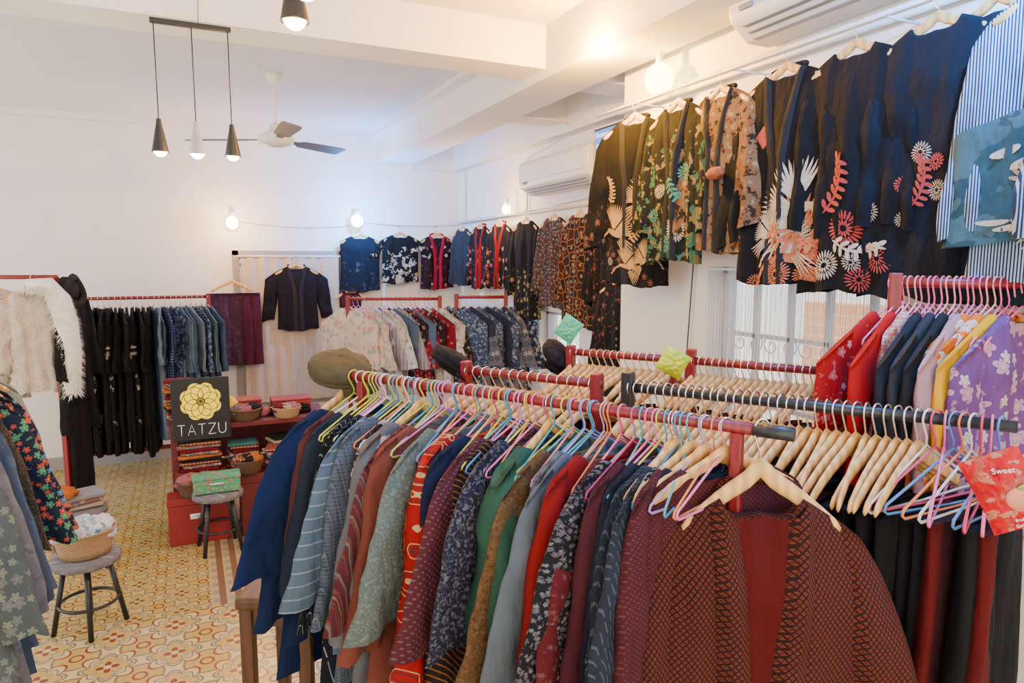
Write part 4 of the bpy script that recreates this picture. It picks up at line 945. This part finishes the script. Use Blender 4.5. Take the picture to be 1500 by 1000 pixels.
for k in range(8):
    a=2*pi*k/8
    dk.tube([(.066*math.cos(a)+.066*math.cos(b_),-.0115,.058+.066*math.sin(a)+.066*math.sin(b_)) for b_ in [2*pi*i/28 for i in range(28)]],.0020,5,closed=True)
dk.tube([(.026*math.cos(b_),-.0118,.058+.026*math.sin(b_)) for b_ in [2*pi*i/20 for i in range(20)]],.0035,5,closed=True)
dk.obj('emblem_lines',BLKB,parent=sg,label='thin dark interlaced circles')
def letter(strokes,x,w=.05,h=.08):
    m=MB()
    for st_ in strokes: m.tube([(x+p[0]*w,-.010,-.195+p[1]*h) for p in st_],.0030,6)
    return m.obj('sign_letter',WHT,parent=sg)
ucurve=[(0,1),(0,.35)]+[(.5-.5*math.cos(a),.35-.35*math.sin(a)) for a in [pi*i/8 for i in range(1,8)]]+[(1,.35),(1,1)]
for x_,st_ in ((-.165,[[(0,1),(1,1)],[(.5,1),(.5,0)]]),(-.095,[[(0,0),(.5,1),(1,0)],[(.2,.35),(.8,.35)]]),(-.025,[[(0,1),(1,1)],[(.5,1),(.5,0)]]),(.045,[[(0,1),(1,1)],[(1,1),(0,0)],[(0,0),(1,0)]]),(.115,[ucurve])): letter(st_,x_)
st=E('side_table','brown wooden side table beneath the front rack','table',g2(-.82,2.42),math.radians(-25.4))
MB().box((0,0,.84),(.26,.42,.045)).obj('table_top',BROWN,False,.012,st)
for sx in(-1,1):
    for sy in(-1,1): MB().box((sx*.10,sy*.17,.41),(.045,.045,.82)).obj('leg',BROWN,False,.006,st)
MB().box((0,0,.78),(.21,.36,.07)).obj('apron',BROWN,False,.005,st)
crate('storage_crate',g2(-.42,2.25),(.5,.35,.50),redbox,'red crate beneath the hanging jackets','box',math.radians(-40))
def cap(loc,rz,mat,lab,tilt=(0,0),sc=1.):
    e=E('flat_cap',lab,'hat',loc,rz); e.rotation_euler=(tilt[0],tilt[1],rz); e.scale=(sc,sc,sc)
    MB().ell((0,0,.02),(.13,.125,.055),28,14,fn=lambda p:.05*math.cos(8*math.atan2(p.y,p.x))*max(0,.8-abs(p.z))+.14*noise.noise(p*3)).obj('crown',mat,parent=e)
    vs=[];f=[];n=16
    for i in range(n+1):
        a=-pi*.82+pi*.64*i/n
        for r_,z in((.09,.0),(.17-.04*abs(i/n-.5),-.034),(.09,-.012)): vs.append((r_*math.cos(a),r_*math.sin(a)*1.05,z))
    for i in range(n):
        for j in range(2): q=i*3+j; f.append((q,q+1,q+4,q+3))
    MB().add(vs,f).obj('brim',mat,parent=e)
    MB().tube([(.115*math.cos(a),.11*math.sin(a),-.005) for a in [2*pi*i/24 for i in range(24)]],.012,6,closed=True).obj('band',mat,parent=e)
    MB().ell((0,0,.075),(.009,.009,.006),10,6).obj('button',mat,parent=e)
cap(g2(-.64,2.5,1.60),.9,fab('olive_cap_cloth',(.14,.115,.065)),'olive flat cap resting on the rack rail',(.25,-.25),.9)
cap(g2(-.23,2.62,1.60),.9,fab('black_cap_cloth',(.02,.02,.025)),'black cap with pale lining on the rack end',(.5,.4),.8)
cap(g2(.20,3.12,1.58),.2,fab('dark_cap_cloth',(.03,.025,.03)),'dark cap on the rack end',(.9,.3),.6)
def packet(loc,rz,w,h,mat,lab,tilt=0,bulge=.02):
    e=E('snack_packet',lab,'snack packet',loc,rz); e.rotation_euler=(0,tilt,rz)
    vs=[];f=[];n=20;mm=26
    for s_ in(-1,1):
        for j in range(mm+1):
            for i in range(n+1):
                u=i/n*2-1; v=j/mm*2-1; b_=max(0,1-abs(u)**3)*max(0,1-abs(v)**4)
                vs.append((u*w/2*(1-.05*(1-v*v)),s_*(bulge*b_+.001)+.008*b_*noise.noise(Vector((u*4,v*5,s_))),v*h/2))
    K=(n+1)*(mm+1)
    for s_ in range(2):
        for j in range(mm):
            for i in range(n): a=s_*K+j*(n+1)+i; f.append((a,a+1,a+n+2,a+n+1))
    MB().add(vs,f).obj('pouch',mat,parent=e); return e
pk=packet(g2(1.12,1.50,1.487),face_rz(gdir(-.45,-1)),.125,.18,fab('red_foil',(.66,.012,.04),'brocade',[(.7,.12,.1),(.8,.3,.2),(.55,.02,.04)],26,rough=.2,k=.75),'glossy red foil fruit snack packet hooked on the rack',-.48)
fp=MB().ell((.018,-.022,-.02),(.030,.007,.028),24,10); fp.obj('fruit_picture',plain('peach_pink',(.75,.24,.14),.3,var=.4,scale=25),parent=pk)
lf=MB().ell((.034,-.027,.006),(.014,.003,.006),12,6); lf.obj('fruit_leaf',plain('leaf_green',(.25,.4,.08),.4),parent=pk)
text('packet_text','Sweet',.018,WHT,pk,(.012,-.0255,.052),(pi/2,.25,0)); text('packet_text','Fruity',.010,WHT,pk,(0,-.0245,-.062),(pi/2,0,0)); text('packet_text','Gummy',.010,WHT,pk,(0,-.022,-.075),(pi/2,0,0))
packet(g2(.62,2.60,1.62),face_rz(gdir(0,-1)),.11,.10,plain('neon_yellow',(.60,.68,.01),.35,scale=30,var=.4),'neon yellow packet on the red rack',.5)
packet(g2(.26,3.12,1.70),face_rz(gdir(0,-1)),.10,.11,plain('green_bag',(.08,.5,.2),.3,scale=30,var=.6),'small green and white packet on the rack post',.6,.008)

# ---------------------------------------------------------------- light
W=bpy.data.worlds.new('World'); bpy.context.scene.world=W; W.use_nodes=True
bg=W.node_tree.nodes['Background']; bg.inputs[0].default_value=(.90,.94,1,1); bg.inputs[1].default_value=1.5
su=bpy.data.lights.new('sun','SUN'); su.energy=7; su.angle=.02; su.color=(1,.95,.86)
so=bpy.data.objects.new('sun',su); C.objects.link(so); so.rotation_euler=(0,math.radians(-28),0)
def area(loc,rot,sx,sy,en,col):
    l=bpy.data.lights.new('shopfront_daylight','AREA'); l.shape='RECTANGLE'; l.size=sx; l.size_y=sy; l.energy=en; l.color=col  # fill lamp added out of view to brighten the room
    o=bpy.data.objects.new('shopfront_daylight',l); C.objects.link(o); o.location=loc; o.rotation_euler=rot
area((-.2,-1.5,1.8),(math.radians(90),0,0),5,2.8,135,(1,.86,.66))
area((-3.1,4.4,1.8),(0,math.radians(-90),0),2.8,5,75,(1,.90,.80))
cd=bpy.data.cameras.new('camera'); cam=bpy.data.objects.new('camera',cd); C.objects.link(cam)
cam.location=(0,0,2.0); cam.rotation_euler=(math.radians(90-6.56),0,math.radians(-25.4)); cd.lens=24; cd.sensor_width=36; cd.clip_start=.05
bpy.context.scene.camera=cam
